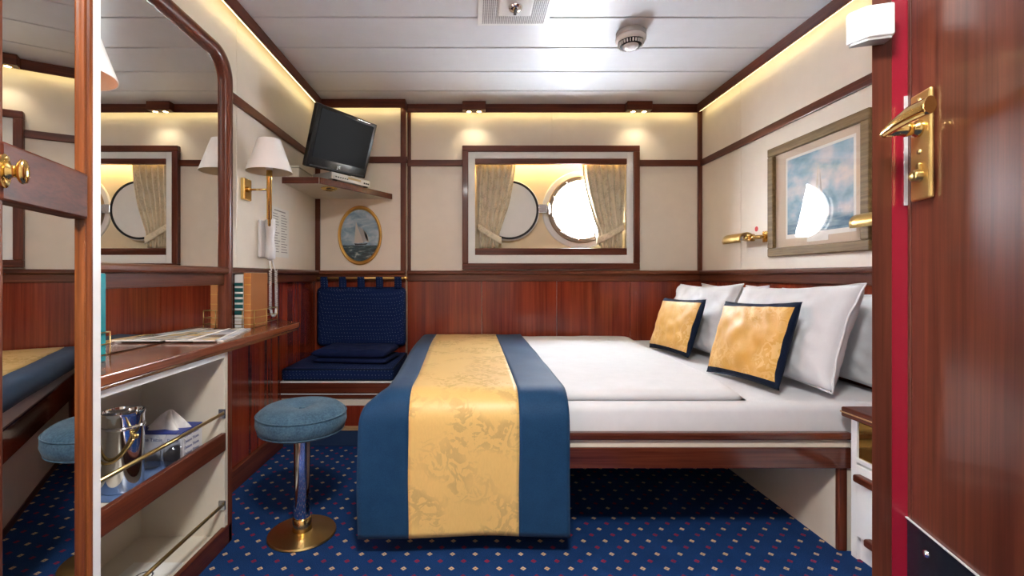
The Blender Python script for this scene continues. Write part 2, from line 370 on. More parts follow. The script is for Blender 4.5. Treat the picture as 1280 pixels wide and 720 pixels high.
def frame(o, a, b):
    """matrix with local x along a, y along b, origin o"""
    a = Vector(a).normalized(); n = a.cross(Vector(b)).normalized(); b = n.cross(a)
    return Matrix(((a.x, b.x, n.x, o[0]), (a.y, b.y, n.y, o[1]), (a.z, b.z, n.z, o[2]), (0,0,0,1)))
def px(x, y, d): return Vector(((x-CX)*d/F, d, HC-(y-CY)*d/F))

# ------------------------------------------------------------------ dimensions
XL, XR, YB, ZC = -1.02, 1.527, 3.07, 2.035
YA, XA = 2.985, -0.436                 # alcove wall in front of the main back wall, and its right end
RZ0, RZ1 = 1.638, 1.680                # upper rail
WZ0, WZ1 = 0.872, 0.943                # wainscot rail
WX0, WX1, WZb, WZt = 0.010, 1.027, 1.04, 1.69   # window opening

# ================================================================== SETTING
fl = MB().box(-1.6, 1.7, -1.05, 3.3, -0.05, 0.0).build('floor', 'carpet'); struct(fl, 'navy carpet with beige and red pin diamonds')
ce = MB().box(-1.6, 1.7, -1.05, 3.3, ZC+0.012, ZC+0.05).build('ceiling', 'gap'); struct(ce, 'white plank ceiling')
y = YB; k = 0
while y > -1.0:
    y0 = max(-1.0, y-0.2655)
    MB().box(-1.5, 1.56, y0+0.004, y-0.004, ZC, ZC+0.014, 0.003, 1).build('plank', 'ceiling', ce)
    y = y0

# ---- back wall with window opening
b = MB(); T0, T1 = YB+0.006, YB+0.03
b.box(XA-0.02, WX0, T0, T1, 0, ZC); b.box(WX1, XR+0.03, T0, T1, 0, ZC); b.box(WX0, WX1, T0, T1, 0, WZb); b.box(WX0, WX1, T0, T1, WZt, ZC)
wb = b.build('wall_back', 'cream'); struct(wb, 'cream panelled wall with window and mahogany wainscot')
def panel(parent, x0, x1, y0, y1, z0, z1, mat, name='panel'):
    return MB().box(x0, x1, y0, y1, z0, z1, 0.0015, 1).build(name, mat, parent)
for a, c in ((XA, 0.525), (0.527, XR)): panel(wb, a, c, YB, YB+0.006, RZ1-0.02, ZC, 'cream')
panel(wb, XA, -0.03, YB, YB+0.006, WZ1-0.03, RZ0+0.018, 'cream'); panel(wb, 1.07, XR, YB, YB+0.006, WZ1-0.03, RZ0+0.018, 'cream')
xs = [XA, 0.06, 0.56, 1.05, XR]
for a, c in zip(xs, xs[1:]): panel(wb, a+0.001, c-0.001, YB-0.004, YB+0.006, 0, WZ0+0.02, 'wainscot')
# ---- alcove wall (left part stands a little forward)
wa = MB().box(XL-0.03, XA, YA+0.006, YB+0.03, 0, ZC).build('wall_alcove', 'cream'); struct(wa, 'narrow cream wall section behind the seat')
panel(wa, XL, XA, YA, YA+0.006, RZ1-0.02, ZC, 'cream'); panel(wa, XL, XA, YA, YA+0.006, WZ1-0.03, RZ0+0.018, 'cream')
for a, c in ((XL, -0.74), (-0.738, XA)): panel(wa, a, c, YA-0.004, YA+0.006, 0, WZ0+0.02, 'wainscot')
# ---- left wall
b = MB(); b.box(XL-0.12, XL-0.006, 0.95, YA+0.006, 0.66, ZC); b.box(XL-0.12, XL-0.006, 1.565, YA+0.006, 0, 0.66); b.box(XL-0.15, XL-0.12, 0.95, 1.6, 0, 0.7)
wl = b.build('wall_left', 'cream'); struct(wl, 'cream panelled wall beside the writing shelf')
for a, c in ((0.955, 1.985), (1.987, YA)):
    panel(wl, XL-0.006, XL, a, c, RZ1-0.02, ZC, 'cream'); panel(wl, XL-0.006, XL, a, c, WZ1-0.03, RZ0+0.018, 'cream')
for a, c in ((1.567, 2.2), (2.202, YA)): panel(wl, XL-0.006, XL, a, c, 0, WZ0+0.02, 'wainscot')
panel(wl, XL-0.006, XL, 0.955, 1.566, 0.70, WZ0+0.02, 'wainscot')
# ---- right wall
wr = MB().box(XR+0.006, XR+0.05, -1.05, YB+0.03, 0, ZC).build('wall_right', 'cream'); struct(wr, 'cream panelled wall at the head of the bed')
for a, c in ((0.85, 1.72), (1.722, 2.62), (2.622, YB)):
    panel(wr, XR, XR+0.006, a, c, RZ1-0.02, ZC, 'cream'); panel(wr, XR, XR+0.006, a, c, WZ1-0.03, RZ0+0.018, 'cream')
for a, c in ((0.85, 1.6), (1.602, 2.35), (2.352, YB-0.004)): panel(wr, XR-0.004, XR+0.006, a, c, 0, WZ0+0.02, 'wainscot')
# ---- passage behind the viewer
wf = MB().box(-1.6, 1.7, -1.05, -1.0, 0, ZC).build('wall_front', 'cream'); struct(wf)
wp = MB().box(-1.46, -0.86, -1.0, -0.3, 0, ZC).build('wall_passage', 'cream'); struct(wp)

TN = [0]
def trim(b, mat, label=None):
    TN[0] += 1
    o = b.build('trim_%d' % TN[0], mat); return struct(o, label)
# wainscot rails: cap moulding over a flat band
def railbox(b, x0, x1, y0, y1, n):      # n: direction of protrusion as (dx, dy)
    def bx(p, z0, z1, bev):
        b.box(x0 - (p if n[0] < 0 else 0), x1 + (p if n[0] > 0 else 0), y0 - (p if n[1] < 0 else 0), y1, z0, z1, bev, 2)
    bx(0.016, WZ0, WZ0+0.046, 0.004); bx(0.030, WZ0+0.044, WZ1, 0.008)
b = MB(); railbox(b, XA-0.02, XR, YB-0.004, YB, (0, -1)); trim(b, 'rail_x', 'mahogany rail over the back wainscot')
b = MB(); railbox(b, XL, XA+0.004, YA-0.004, YA, (0, -1)); trim(b, 'rail_x')
b = MB(); railbox(b, XL, XL+0.004, 0.97, YA-0.02, (1, 0)); trim(b, 'rail_y')
b = MB(); railbox(b, XR-0.004, XR, 0.85, YB-0.02, (-1, 0)); trim(b, 'rail_y')
# upper rails
trim(MB().box(XA-0.01, -0.062, YB-0.014, YB, RZ0, RZ1, 0.003), 'trim'); trim(MB().box(1.098, XR, YB-0.014, YB, RZ0, RZ1, 0.003), 'trim')
trim(MB().box(XL, XA+0.012, YA-0.014, YA, RZ0, RZ1, 0.003), 'trim')
trim(MB().box(XL, XL+0.014, 1.88, YA, RZ0, RZ1, 0.003), 'trim_y'); trim(MB().box(XR-0.014, XR, 0.85, YB, RZ0, RZ1, 0.003), 'trim_y')
# uprights
for x0, x1, yy in ((1.497, 1.527, YB), (-0.434, -0.412, YB), (XL, -0.988, YA), (-0.468, XA+0.004, YA)):
    trim(MB().box(x0, x1, yy-0.012, yy, WZ1-0.02, ZC-0.03, 0.003), 'trim_z')
trim(MB().box(XL-0.006, XL+0.016, 1.57, 2.44, 0, 0.09, 0.004), 'trim_y', 'dark skirting under the writing shelf')
# cornices with hidden LED strips
CZ0, OFF = 1.980, 0.046
def cornice(b, mat, strip):
    o = trim(b, mat); strip.build('led_strip', 'led', o); return o
cornice(MB().box(XA, XR-OFF+0.01, YB-OFF-0.012, YB-OFF, CZ0, ZC, 0.003).box(XA, XR, YB-OFF, YB, ZC-0.008, ZC), 'trim',
        MB().box(XA+0.02, XR-0.06, YB-OFF, YB-OFF+0.006, CZ0+0.004, CZ0+0.016))
cornice(MB().box(XL+OFF, XA+0.006, YA-OFF-0.012, YA-OFF, CZ0, ZC, 0.003).box(XA-0.006, XA+0.006, YA-OFF, YB-OFF-0.012, CZ0, ZC).box(XL, XA, YA-OFF, YA, ZC-0.008, ZC), 'trim',
        MB().box(XL+0.06, XA-0.02, YA-OFF, YA-OFF+0.006, CZ0+0.004, CZ0+0.016))
cornice(MB().box(XL+OFF, XL+OFF+0.012, 0.96, YA-OFF, CZ0, ZC, 0.003).box(XL, XL+OFF, 0.96, YA, ZC-0.008, ZC), 'trim_y',
        MB().box(XL+OFF-0.006, XL+OFF, 0.98, YA-0.06, CZ0+0.004, CZ0+0.016))
cornice(MB().box(XR-OFF-0.012, XR-OFF, 0.87, YB-OFF, CZ0, ZC, 0.003).box(XR-OFF, XR, 0.87, YB, ZC-0.008, ZC), 'trim_y',
        MB().box(XR-OFF, XR-OFF+0.006, 0.9, YB-0.06, CZ0+0.004, CZ0+0.016))

# ================================================================== WINDOW
root = bpy.data.objects.new('window_1', None); COL.objects.link(root); root.location = (0.52, YB, WZb); ORG[root] = Vector(root.location)
struct(root, 'wood framed window recess with a round porthole')
ox0, ox1, oz0, oz1 = -0.070, 1.104, 0.951, 1.770; fw = 0.040
fy0, fy1 = YB-0.034, YB+0.002
for q in ((ox0, ox1, oz1-fw, oz1), (ox0, ox1, oz0, oz0+fw), (ox0, ox0+fw, oz0+fw, oz1-fw), (ox1-fw, ox1, oz0+fw, oz1-fw)):
    MB().box(q[0], q[1], fy0, fy1, q[2], q[3], 0.004).build('frame_rail', 'trim' if q[1]-q[0] > 0.5 else 'trim_z', root)
b = MB(); i0, i1, j0, j1 = 0.015, 1.0215, 1.047, 1.6856; g = fw-0.002
b.box(ox0+g, i0, YB-0.018, YB, oz0+g, oz1-g, 0.001, 1); b.box(i1, ox1-g, YB-0.018, YB, oz0+g, oz1-g, 0.001, 1)
b.box(i0, i1, YB-0.018, YB, j1, oz1-g, 0.001, 1); b.box(i0, i1, YB-0.018, YB, oz0+g, j0, 0.001, 1)
b.build('surround', 'mat', root)['label'] = 'white surround inside the frame'
MB().box(i0, i1, YB-0.024, YB+0.004, 1.649, j1, 0.003).build('top_rail', 'trim', root)
MB().box(i0, i1, YB-0.024, YB+0.012, j0, 1.091, 0.003).build('bottom_rail', 'trim', root)
YH = YB+0.115
b = MB(); b.box(WX0-0.01, WX0, YB+0.006, YH, WZb, WZt); b.box(WX1, WX1+0.01, YB+0.006, YH, WZb, WZt); b.box(WX0, WX1, YB+0.006, YH, WZb-0.01, WZb); b.box(WX0, WX1, YB+0.006, YH, WZt, WZt+0.01)
b.build('recess_lining', 'hull', root)
PX, PZ, PR = 0.747, 1.363, 0.204
b = MB(); nn = 72
def rectpt(a):
    c, s = math.cos(a), math.sin(a); x0, x1, z0, z1 = WX0-0.01-PX, WX1+0.01-PX, WZb-0.01-PZ, WZt+0.01-PZ
    t = min([(x1/c) if c > 1e-9 else 9, (x0/c) if c < -1e-9 else 9, (z1/s) if s > 1e-9 else 9, (z0/s) if s < -1e-9 else 9])
    return Vector((PX+t*c, 0, PZ+t*s))
angs = sorted([2*PI*i/nn for i in range(nn)] + [math.atan2(z-PZ, x-PX) % (2*PI) for x in (WX0-0.01, WX1+0.01) for z in (WZb-0.01, WZt+0.01)])
R = []
for a in angs:
    o = rectpt(a); R.append([b.bm.verts.new((PX+PR*math.cos(a), YH+0.04, PZ+PR*math.sin(a))), b.bm.verts.new((PX+PR*math.cos(a), YH, PZ+PR*math.sin(a))),
                             b.bm.verts.new((o.x, YH, o.z)), b.bm.verts.new((o.x, YH+0.04, o.z))])
for A, B in zip(R, R[1:]+R[:1]):
    for q in range(4): b.bm.faces.new((A[q], A[(q+1) % 4], B[(q+1) % 4], B[q]))
b.build('hull_panel', 'hull', root)
MP = Matrix.Translation((PX, YH, PZ)) @ Matrix.Rotation(PI/2, 4, 'X')      # local z points into the room
MB().lathe([(0.205,-0.002),(0.268,-0.002),(0.268,0.008),(0.262,0.012),(0.212,0.012),(0.205,0.008)], MP, 64, smooth=False, close=True).build('porthole_flange', 'white', root)
MB().lathe([(0.196,-0.03),(0.230,-0.03),(0.230,0.028),(0.226,0.034),(0.202,0.034),(0.198,0.030),(0.196,0.015)], MP, 64, smooth=False, close=True).build('porthole_ring', 'ring', root)
MB().lathe([(0,-0.008),(0.2,-0.008),(0.2,-0.014),(0,-0.014)], MP, 64, smooth=False).build('glass_pane', 'glass', root)
MB().lathe([(0.190,0.0),(0.198,0.0),(0.198,0.010),(0.190,0.010)], MP, 64, smooth=False, close=True).build('gasket', 'rubber', root)
for q in range(10):
    a = 2*PI*q/10+0.2
    MB().lathe([(0.006,0.03),(0.006,0.038),(0,0.040)], MP @ Matrix.Translation((0.212*math.cos(a), 0.212*math.sin(a), 0)), 8).build('bolt', 'steel', root)
DX, DZ, DR = 0.247, 1.3555, 0.194
MD = Matrix.Translation((DX, YH, DZ)) @ Matrix.Rotation(PI/2, 4, 'X')
dl = MB().lathe([(0,0.020),(DR,0.020),(DR+0.004,0.028),(DR+0.004,0.048),(DR,0.054),(DR-0.006,0.056),(0,0.056)], MD, 64).build('deadlight_cover', 'mat', root)
autosmooth(dl); dl['label'] = 'round pale storm cover swung open'
MB().lathe([(DR-0.008,0.052),(DR+0.006,0.052),(DR+0.006,0.060),(DR-0.008,0.060)], MD, 64, smooth=False, close=True).build('seal_ring', 'rubber', dl)
MB().lathe([(DR+0.006,0.016),(DR+0.014,0.016),(DR+0.014,0.044),(DR+0.006,0.050)], MD, 64, close=True).build('rim', 'white', dl)
MB().box(0.445, 0.53, YH-0.060, YH-0.02, 1.335, 1.395, 0.006).build('hinge', 'steel', root)
MB().tube([(0.512, YH-0.064, 1.325), (0.512, YH-0.064, 1.405)], 0.009, 10).build('hinge_pin', 'steel', root)
lt = MB().tube([(0.845, YH-0.045, 1.185), (0.862, YH-0.05, 1.150), (0.872, YH-0.05, 1.115)], [0.011, 0.009, 0.008], 10).build('latch_bolt', 'steel', root)
MB().lathe([(0.009,-0.010),(0.020,-0.008),(0.020,0.008),(0.009,0.010)], Matrix.Translation((0.843, YH-0.045, 1.195)) @ Matrix.Rotation(PI/2, 4, 'X'), 14, close=True).build('latch_nut', 'chrome', lt)
MB().box(WX0+0.02, WX1-0.02, YH-0.06, YH-0.03, WZt-0.008, WZt-0.002).build('recess_light', 'recess_led', root)

def curtain(label, xt0, xt1, xm0, xm1, xb0, xb1, side):
    yc = YB+0.036; zt, zm, zb = 1.668, 1.20, 1.094
    t = thing('curtain', label, 'curtain', ((xb0+xb1)/2, yc, zb), 'curtains in the window recess')
    def lerp(a, c, k): return a+(c-a)*k
    def f(u, v):
        z = lerp(zt, zb, v)
        vm = (zt-zm)/(zt-zb)
        if v < vm:
            k = v/vm; k2 = k**1.5
            x0, x1 = lerp(xt0, xm0, k2), lerp(xt1, xm1, k2 if side < 0 else k2)
        else:
            k = (v-vm)/(1-vm); x0, x1 = lerp(xm0, xb0, k), lerp(xm1, xb1, k)
        amp = 0.017*(0.6+0.4*abs(v-vm)/vm) if v < vm else 0.013
        ph = 2*PI*6.5*u + 1.1*math.sin(3*v+side)
        w = noise.noise(Vector((u*6, v*3, side*5)))
        return Vector((lerp(x0, x1, u) + 0.006*w, yc + amp*math.sin(ph) + 0.006*w, z))
    MB().grid(f, 90, 40).build('drape', 'curtain', t, solid=0.002)
    # tie-back band round the waist of the drape
    def band(u, v):
        a = -0.15*PI + 1.3*PI*u
        cx_, w = (xm0+xm1)/2, (xm1-xm0)/2+0.010
        x = cx_ - w*math.cos(PI*u)
        return Vector((x, yc-0.004 - 0.016*math.sin(PI*u), lerp(zm+0.020, zm-0.028, v) + (0.05*(x-cx_)/w)*side - 0.008*math.sin(PI*u)))
    MB().grid(band, 20, 3).build('tie_band', 'curtain', t, solid=0.003)
    hx = xm0-0.008 if side < 0 else xm1+0.006
    MB().tube([(hx, yc-0.004, zm+0.055), (hx, yc-0.02, zm+0.045), (hx, yc-0.02, zm+0.03)], 0.003, 6).build('tie_hook', 'brass_dull', t)
curtain('beige damask curtain tied back over the round storm cover', 0.018, 0.290, 0.040, 0.182, 0.045, 0.170, -1)
curtain('beige damask curtain tied back across the open porthole glass', 0.742, 1.024, 0.846, 1.012, 0.862, 1.010, 1)

# downlight blocks in the cornice
for x0, x1, lab in ((-0.067, 0.083, 'mahogany downlight block over the left end of the window'), (0.995, 1.158, 'mahogany downlight block over the right end of the window')):
    t = thing('downlight', lab, 'light', ((x0+x1)/2, 3.0, CZ0), 'cornice downlights')
    MB().box(x0, x1, 2.958, YB-OFF-0.0125, 1.978, ZC-0.001, 0.004).build('housing', 'trim', t)
    for q in (0.28, 0.72):
        xx = x0+(x1-x0)*q
        MB().lathe([(0.020,0),(0.020,-0.006),(0.015,-0.006)], Matrix.Translation((xx, 2.987, 1.978)), 16).build('bezel', 'brass', t)
        MB().lathe([(0,-0.003),(0.014,-0.003),(0.014,-0.0045),(0,-0.0045)], Matrix.Translation((xx, 2.987, 1.978)), 16).build('lens', 'bulb', t)
        li = bpy.data.lights.new('downlight_beam', 'SPOT'); li.energy = SPOT_POWER; li.color = (1.0, 0.84, 0.58); li.spot_size = 1.9; li.spot_blend = 0.8; li.shadow_soft_size = 0.015
        lo = bpy.data.objects.new('downlight_beam', li); COL.objects.link(lo); lo.parent = t; lo.location = Vector((xx, 2.987, 1.966)) - ORG[t]

# fill lamp added out of view on the passage ceiling to brighten the cabin
t = thing('fill_lamp', 'added round white fill lamp, unseen, over the cabin passage', 'light', (0.04, 0.20, ZC))
MB().lathe([(0,0),(0.19,0),(0.19,-0.02),(0.18,-0.03)], Matrix.Translation((0.04, 0.20, ZC)), 40).build('rim', 'white', t)
MB().lathe([(0.178,-0.03),(0.15,-0.05),(0.08,-0.062),(0,-0.066)], Matrix.Translation((0.04, 0.20, ZC)), 40).build('diffuser', 'diffuser', t)

# ceiling speaker panel and smoke detector
t = thing('ceiling_vent', 'square perforated white ceiling panel with a chrome knob', 'vent', (0.176, 1.9, ZC))
vx0, vx1, vy0, vy1 = 0.020, 0.333, 1.745, 2.056
MB().box(vx0, vx1, vy0, vy1, ZC-0.010, ZC-0.0005, 0.003).build('plate', 'white', t)
for a, c, dd in ((vx0+0.02, vx1-0.02, 0),):
    nx = 34; st = (c-a)/nx
    bmx = MB()
    for i in range(nx):
        for j in range(nx):
            xx, yy = a+st*(i+.5), vy0+0.02+st*(j+.5)
            if abs(xx-0.176) < 0.072 and abs(yy-1.9) < 0.072: continue
            bmx.box(xx-st*0.3, xx+st*0.3, yy-st*0.3, yy+st*0.3, ZC-0.0108, ZC-0.0098)
    o = bmx.build('perforation', 'gap', t); o['kind'] = 'stuff'
MB().box(0.106, 0.246, 1.83, 1.97, ZC-0.016, ZC-0.010, 0.003).build('cover_plate', 'whiteplastic', t)
kn = MB().lathe([(0.030,-0.016),(0.030,-0.022),(0.024,-0.030),(0.014,-0.034),(0,-0.034)], Matrix.Translation((0.176, 1.9, ZC)), 28).build('knob', 'chrome', t)
MB().box(0.170, 0.182, 1.878, 1.922, ZC-0.040, ZC-0.033, 0.002).build('grip', 'rubber', kn)
t = thing('smoke_detector', 'white round smoke detector with slotted rim on ceiling', 'detector', (0.73, 2.127, ZC))
MS = Matrix.Translation((0.73, 2.127, ZC))
MB().lathe([(0.062,0),(0.066,-0.004),(0.066,-0.020),(0.062,-0.024)], MS, 36).build('base', 'greyplastic', t)
MB().lathe([(0.062,-0.024),(0.068,-0.030),(0.066,-0.042),(0.058,-0.048)], MS, 36).build('collar', 'whiteplastic', t)
MB().lathe([(0.050,-0.046),(0.048,-0.064),(0,-0.064)], MS, 36).build('chamber', 'rubber', t)
for q in range(26):
    a = 2*PI*q/26
    MB().obox(MS @ Matrix.Rotation(a, 4, 'Z') @ Matrix.Translation((0.048, 0, -0.056)) @ Matrix.Rotation(0.5, 4, 'Y'), 0.020, 0.0045, 0.014).build('fin', 'whiteplastic', t)
MB().lathe([(0.036,-0.060),(0.034,-0.070),(0.024,-0.078),(0,-0.080)], MS, 28).build('cap', 'whiteplastic', t)

# ================================================================== BED
BX0, BX1, BY0, BY1, BZ = -0.290, 1.518, 1.530, 3.045, 0.485
t = thing('bed', 'double bed with mahogany rails and a white fitted mattress', 'bed', (0.62, 2.3, 0))
def mattress(u, v): pass
mt = MB().box(BX0, BX1, BY0, BY1, 0.355, BZ, 0.032, 5).build('mattress', 'sheet', t); autosmooth(mt, 60)
MB().box(BX0-0.01, 1.244, 1.500, 1.530, 0.369, 0.394, 0.008, 3).build('top_rail', 'bedwood', t)
MB().box(BX0, 1.244, 1.514, 1.530, 0.343, 0.370, 0.001, 1).build('cream_band', 'cream2', t)
MB().box(BX0, 1.240, 1.506, 1.530, 0.276, 0.344, 0.003).build('side_board', 'bedwood', t)
MB().box(BX0-0.01, BX0+0.016, 1.530, BY1, 0.276, 0.392, 0.004).build('foot_board', 'bedwood', t)
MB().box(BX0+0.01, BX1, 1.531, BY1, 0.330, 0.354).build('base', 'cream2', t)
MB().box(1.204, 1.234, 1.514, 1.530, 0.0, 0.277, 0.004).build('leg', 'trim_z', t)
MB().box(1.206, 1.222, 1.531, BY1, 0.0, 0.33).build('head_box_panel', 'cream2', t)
MB().box(1.232, 1.250, 1.516, 1.530, 0.0, 0.30, 0.002).build('filler_strip', 'cream2', t)
MB().box(BX0+0.01, BX0+0.04, 2.9, 2.93, 0.0, 0.33, 0.004).build('leg', 'trim_z', t)
MB().box(BX0+0.012, BX0+0.03, 1.62, 2.9, 0.03, 0.33).build('foot_panel', 'cream2', t)
MB().box(BX0+0.008, BX0+0.034, 1.62, 2.9, 0.0, 0.03).build('foot_skirting', 'trim_y', t)
MB().box(BX0+0.01, BX0+0.04, 1.59, 1.62, 0.0, 0.33, 0.004).build('leg', 'trim_z', t)

# duvet
t = thing('duvet', 'flat white duvet folded over the mattress', 'duvet', (0.35, 2.3, BZ))
dy0, dy1 = 1.555, 3.035
def dxr(yy): return 0.925 + (yy-dy0)/(dy1-dy0)*0.115 + 0.012*math.sin(yy*4)
def duvet(u, v, top=True):
    yy = dy0+(dy1-dy0)*v; x = BX0+0.005 + (dxr(yy)-BX0-0.005)*u
    e = (max(0, 1-abs(2*u-1)**26)*max(0, 1-abs(2*v-1)**34))**0.5
    w = 0.006*noise.noise(Vector((x*3.2, yy*3.2, 0.3))) + 0.003*noise.noise(Vector((x*9, yy*9, 2)))
    return Vector((x, yy, BZ+0.003 + (0.030*e + w*e if top else 0.0)))
bm_ = MB(); bm_.grid(lambda u, v: duvet(u, v), 60, 60); bm_.grid(lambda u, v: duvet(u, v, False), 60, 60)
bm_.build('cover', 'sheet', t, weld=True)

# runner: gold centre, navy sides, falling over the front of the bed
t = thing('bed_runner', 'gold damask bed runner with navy side bands across the bed', 'bed runner', (0.0, 2.2, BZ))
RT = BZ+0.040; RY = 1.492; RB = 3.03; rr = 0.100; RBOT = 0.066
L1 = (RB-(RY+rr)); L2 = PI/2*rr; L3 = RT-rr-RBOT
def smooth01(x): x = max(0, min(1, x)); return x*x*(3-2*x)
def runner(s, q):
    """s: across (metres from x=0), q: 0..1 along from wall to hem"""
    d = q*(L1+L2+L3); fall = 0.0
    if d < L1: yy, z = RB-d, RT
    elif d < L1+L2:
        a = (d-L1)/rr; yy, z = RY+rr-rr*math.sin(a), RT-rr+rr*math.cos(a)
    else:
        fall = (d-L1-L2)/L3; yy, z = RY, RT-rr-(d-L1-L2)
    x = s; x0 = -0.262
    over = max(0.0, x0-s)
    hang = smooth01((d-L1+0.10)/0.30)          # 0 on the bed, 1 on the front drop
    if over > 0:
        r2 = 0.05; th = min(over/r2, PI/2); rest = max(0, over-r2*PI/2)
        wx = x0-r2*math.sin(th); wz = r2*(1-math.cos(th))+rest
        x = wx*(1-hang)+(s-0.25*over-0.012*math.sin(hang*PI))*hang; z -= wz*(1-hang)
        yy -= 0.02*math.sin(fall*PI)*over/0.1*0.6
    if d < L1:
        x += (s+0.0)*0.0
        z += 0.003*noise.noise(Vector((s*7, yy*5, 1))) - 0.004*smooth01((yy-2.6)/0.4)
        if s < -0.2: x -= 0.035*smooth01((yy-1.6)/1.2)*min(1, (-0.2-s)/0.05+0.7)
    else:
        yy += -0.010*fall + 0.004*fall*math.sin(s*9+0.8) + 0.006*noise.noise(Vector((s*6, z*4, 3)))*fall
        if fall > 0: yy = min(yy, 1.496)
        x += 0.006*noise.noise(Vector((s*3, z*6, 7)))*fall
        z += 0.003*fall*math.sin(s*8+1.2)
    return Vector((x, yy, z))
for s0, s1, mat, nm, lab in ((-0.350, -0.208, 'navysilk', 'side_band', None), (-0.208, 0.151, 'gold', 'centre_panel', 'gold damask centre panel'), (0.151, 0.314, 'navysilk', 'side_band', None)):
    o = MB().grid(lambda u, v: runner(s0+(s1-s0)*u, v), max(10, int((s1-s0)*80)), 110).build(nm, mat, t, solid=0.005)
    if lab: o['label'] = lab

# pillows and cushions
def pillow_pts(w, h, th, pinch, seed, wr, sag=0.0):
    def f(u, v, side):
        uu, vv = u, v
        x = w/2*(uu - pinch*uu*abs(uu)**3*(1-vv*vv)); y_ = h/2*(vv - pinch*vv*abs(vv)**3*(1-uu*uu))
        p = (max(0, 1-uu**2)*max(0, 1-vv**2))**0.37
        n_ = noise.noise(Vector((uu*2.2+seed, vv*2.2, seed*1.7)))*0.5 + noise.noise(Vector((uu*5+seed*3, vv*4+uu*3, seed)))*0.30 + noise.noise(Vector((uu*11+vv*6, vv*4-uu*7, seed*2)))*0.10
        z = side*th/2*p*(1+wr*n_) 
        return Vector((x, y_ - sag*(1-vv)*0.0, z + 0.02*wr*n_*(1-p)))
    return f
def frame_from(bottom_mid, a, lean, h):
    a = Vector(a).normalized(); bb = Vector(lean).normalized()
    c = Vector(bottom_mid)+bb*h/2
    return frame(c, a, bb)
def white_pillow(label, bottom, a, lean, w, h, th, seed):
    t = thing('pillow', label, 'pillow', bottom, 'white pillows at the head of the bed')
    Mx = frame_from(bottom, a, lean, h); f = pillow_pts(w, h, th, 0.10, seed, 0.7)
    b = MB()
    for side in (1, -1): b.grid(lambda u, v: Mx @ f(u, v, side), 36, 30, -1, 1, -1, 1)
    b.build('pillowcase', 'sheet', t, weld=True)
    b = MB()      # flange seam round the edge
    pts = [Mx @ f(*p, 1) for p in [(-1+2*i/20, -1) for i in range(20)] + [(1, -1+2*i/20) for i in range(20)] + [(1-2*i/20, 1) for i in range(20)] + [(-1, 1-2*i/20) for i in range(21)]]
    b.tube(pts, 0.004, 6).build('seam', 'sheet', t)
def gold_cushion(label, bottom, a, lean, w, h, th, seed):
    t = thing('cushion', label, 'cushion', bottom, 'gold cushions on the bed')
    Mx = frame_from(bottom, a, lean, h); f = pillow_pts(w, h, th, 0.06, seed, 0.4)
    n = 40
    inside = lambda u, v: -0.965 < u < 0.97 and -0.86 < v < 0.83
    MB().grid(lambda u, v: Mx @ f(u, v, 1), n, n, -1, 1, -1, 1, keep=inside).build('front_panel', 'goldcush', t)
    b = MB().grid(lambda u, v: Mx @ f(u, v, 1), n, n, -1, 1, -1, 1, keep=lambda u, v: not inside(u, v))
    b.grid(lambda u, v: Mx @ f(u, v, -1), n, n, -1, 1, -1, 1)
    b.build('border', 'navypipe', t, weld=True)['label'] = 'dark navy border and back'
white_pillow('white pillow at the back, against the headboard wall behind the small gold cushion', (1.425, 2.56, BZ+0.014), (0.01,-1,0), (0.04,0,1), 0.64, 0.360, 0.12, 3.1)
white_pillow('rearmost white pillow, half hidden beside the door frame', (1.440, 1.84, BZ+0.014), (0.01,-1,0), (0.04,0,1), 0.62, 0.350, 0.105, 5.3)
white_pillow('white pillow directly behind the small gold cushion', (1.196, 2.57, BZ+0.018), (0.02,-1,0.02), (0.34,0,1), 0.65, 0.378, 0.15, 1.9)
white_pillow('large creased white pillow directly behind the big gold cushion', (1.198, 1.875, BZ+0.018), (0.02,-1,0.03), (0.34,0,1), 0.66, 0.388, 0.16, 8.4)
gold_cushion('gold damask cushion with navy edge, nearer the viewer', (1.045, 1.825, BZ+0.012), (0.037,-0.40,0.02), (0.10,0,0.30), 0.425, 0.325, 0.08, 2.2)
gold_cushion('gold damask cushion with navy edge, farther and by the wainscot', (1.043, 2.475, BZ+0.012), (0.032,-0.40,0.01), (0.10,0,0.30), 0.415, 0.305, 0.08, 6.6)

# ================================================================== NIGHTSTAND
NX = 1.229
t = thing('nightstand', 'white nightstand with mahogany top between bed and door frame', 'nightstand', (1.36, 1.2, 0))
MB().box(NX+0.012, XR-0.006, 0.87, 1.494, 0.0, 0.452).build('carcass', 'white', t)
MB().box(NX, NX+0.02, 1.472, 1.495, 0.0, 0.452, 0.001, 1).build('stile', 'white', t)
MB().box(NX-0.004, NX+0.012, 0.87, 1.472, 0.312, 0.325, 0.001, 1).build('divider', 'white', t)
tp = MB().box(NX-0.032, XR-0.006, 0.87, 1.497, 0.452, 0.484, 0.005).build('top', 'trim_y', t)
MB().box(NX-0.0335, XR-0.02, 0.875, 1.4985, 0.466, 0.470).build('inlay', 'inlay', tp)
MB().box(NX+0.004, NX+0.013, 0.88, 1.470, 0.325, 0.440, 0.001, 1).build('niche_panel', 'bronze', t)
for z0, z1, zh in ((0.078, 0.306, 0.270), (-1, 0, 0)):
    if z0 < 0: continue
    d = MB().box(NX-0.006, NX+0.012, 0.88, 1.468, z0, z1, 0.003).build('drawer', 'white', t)
    MB().box(NX-0.030, NX-0.004, 1.20, 1.455, zh-0.012, zh+0.012, 0.006, 3).build('pull', 'trim_y', d)
    MB().box(NX-0.030, NX-0.004, 1.20, 1.415, 0.076, 0.100, 0.006, 3).build('pull', 'trim_y', d)

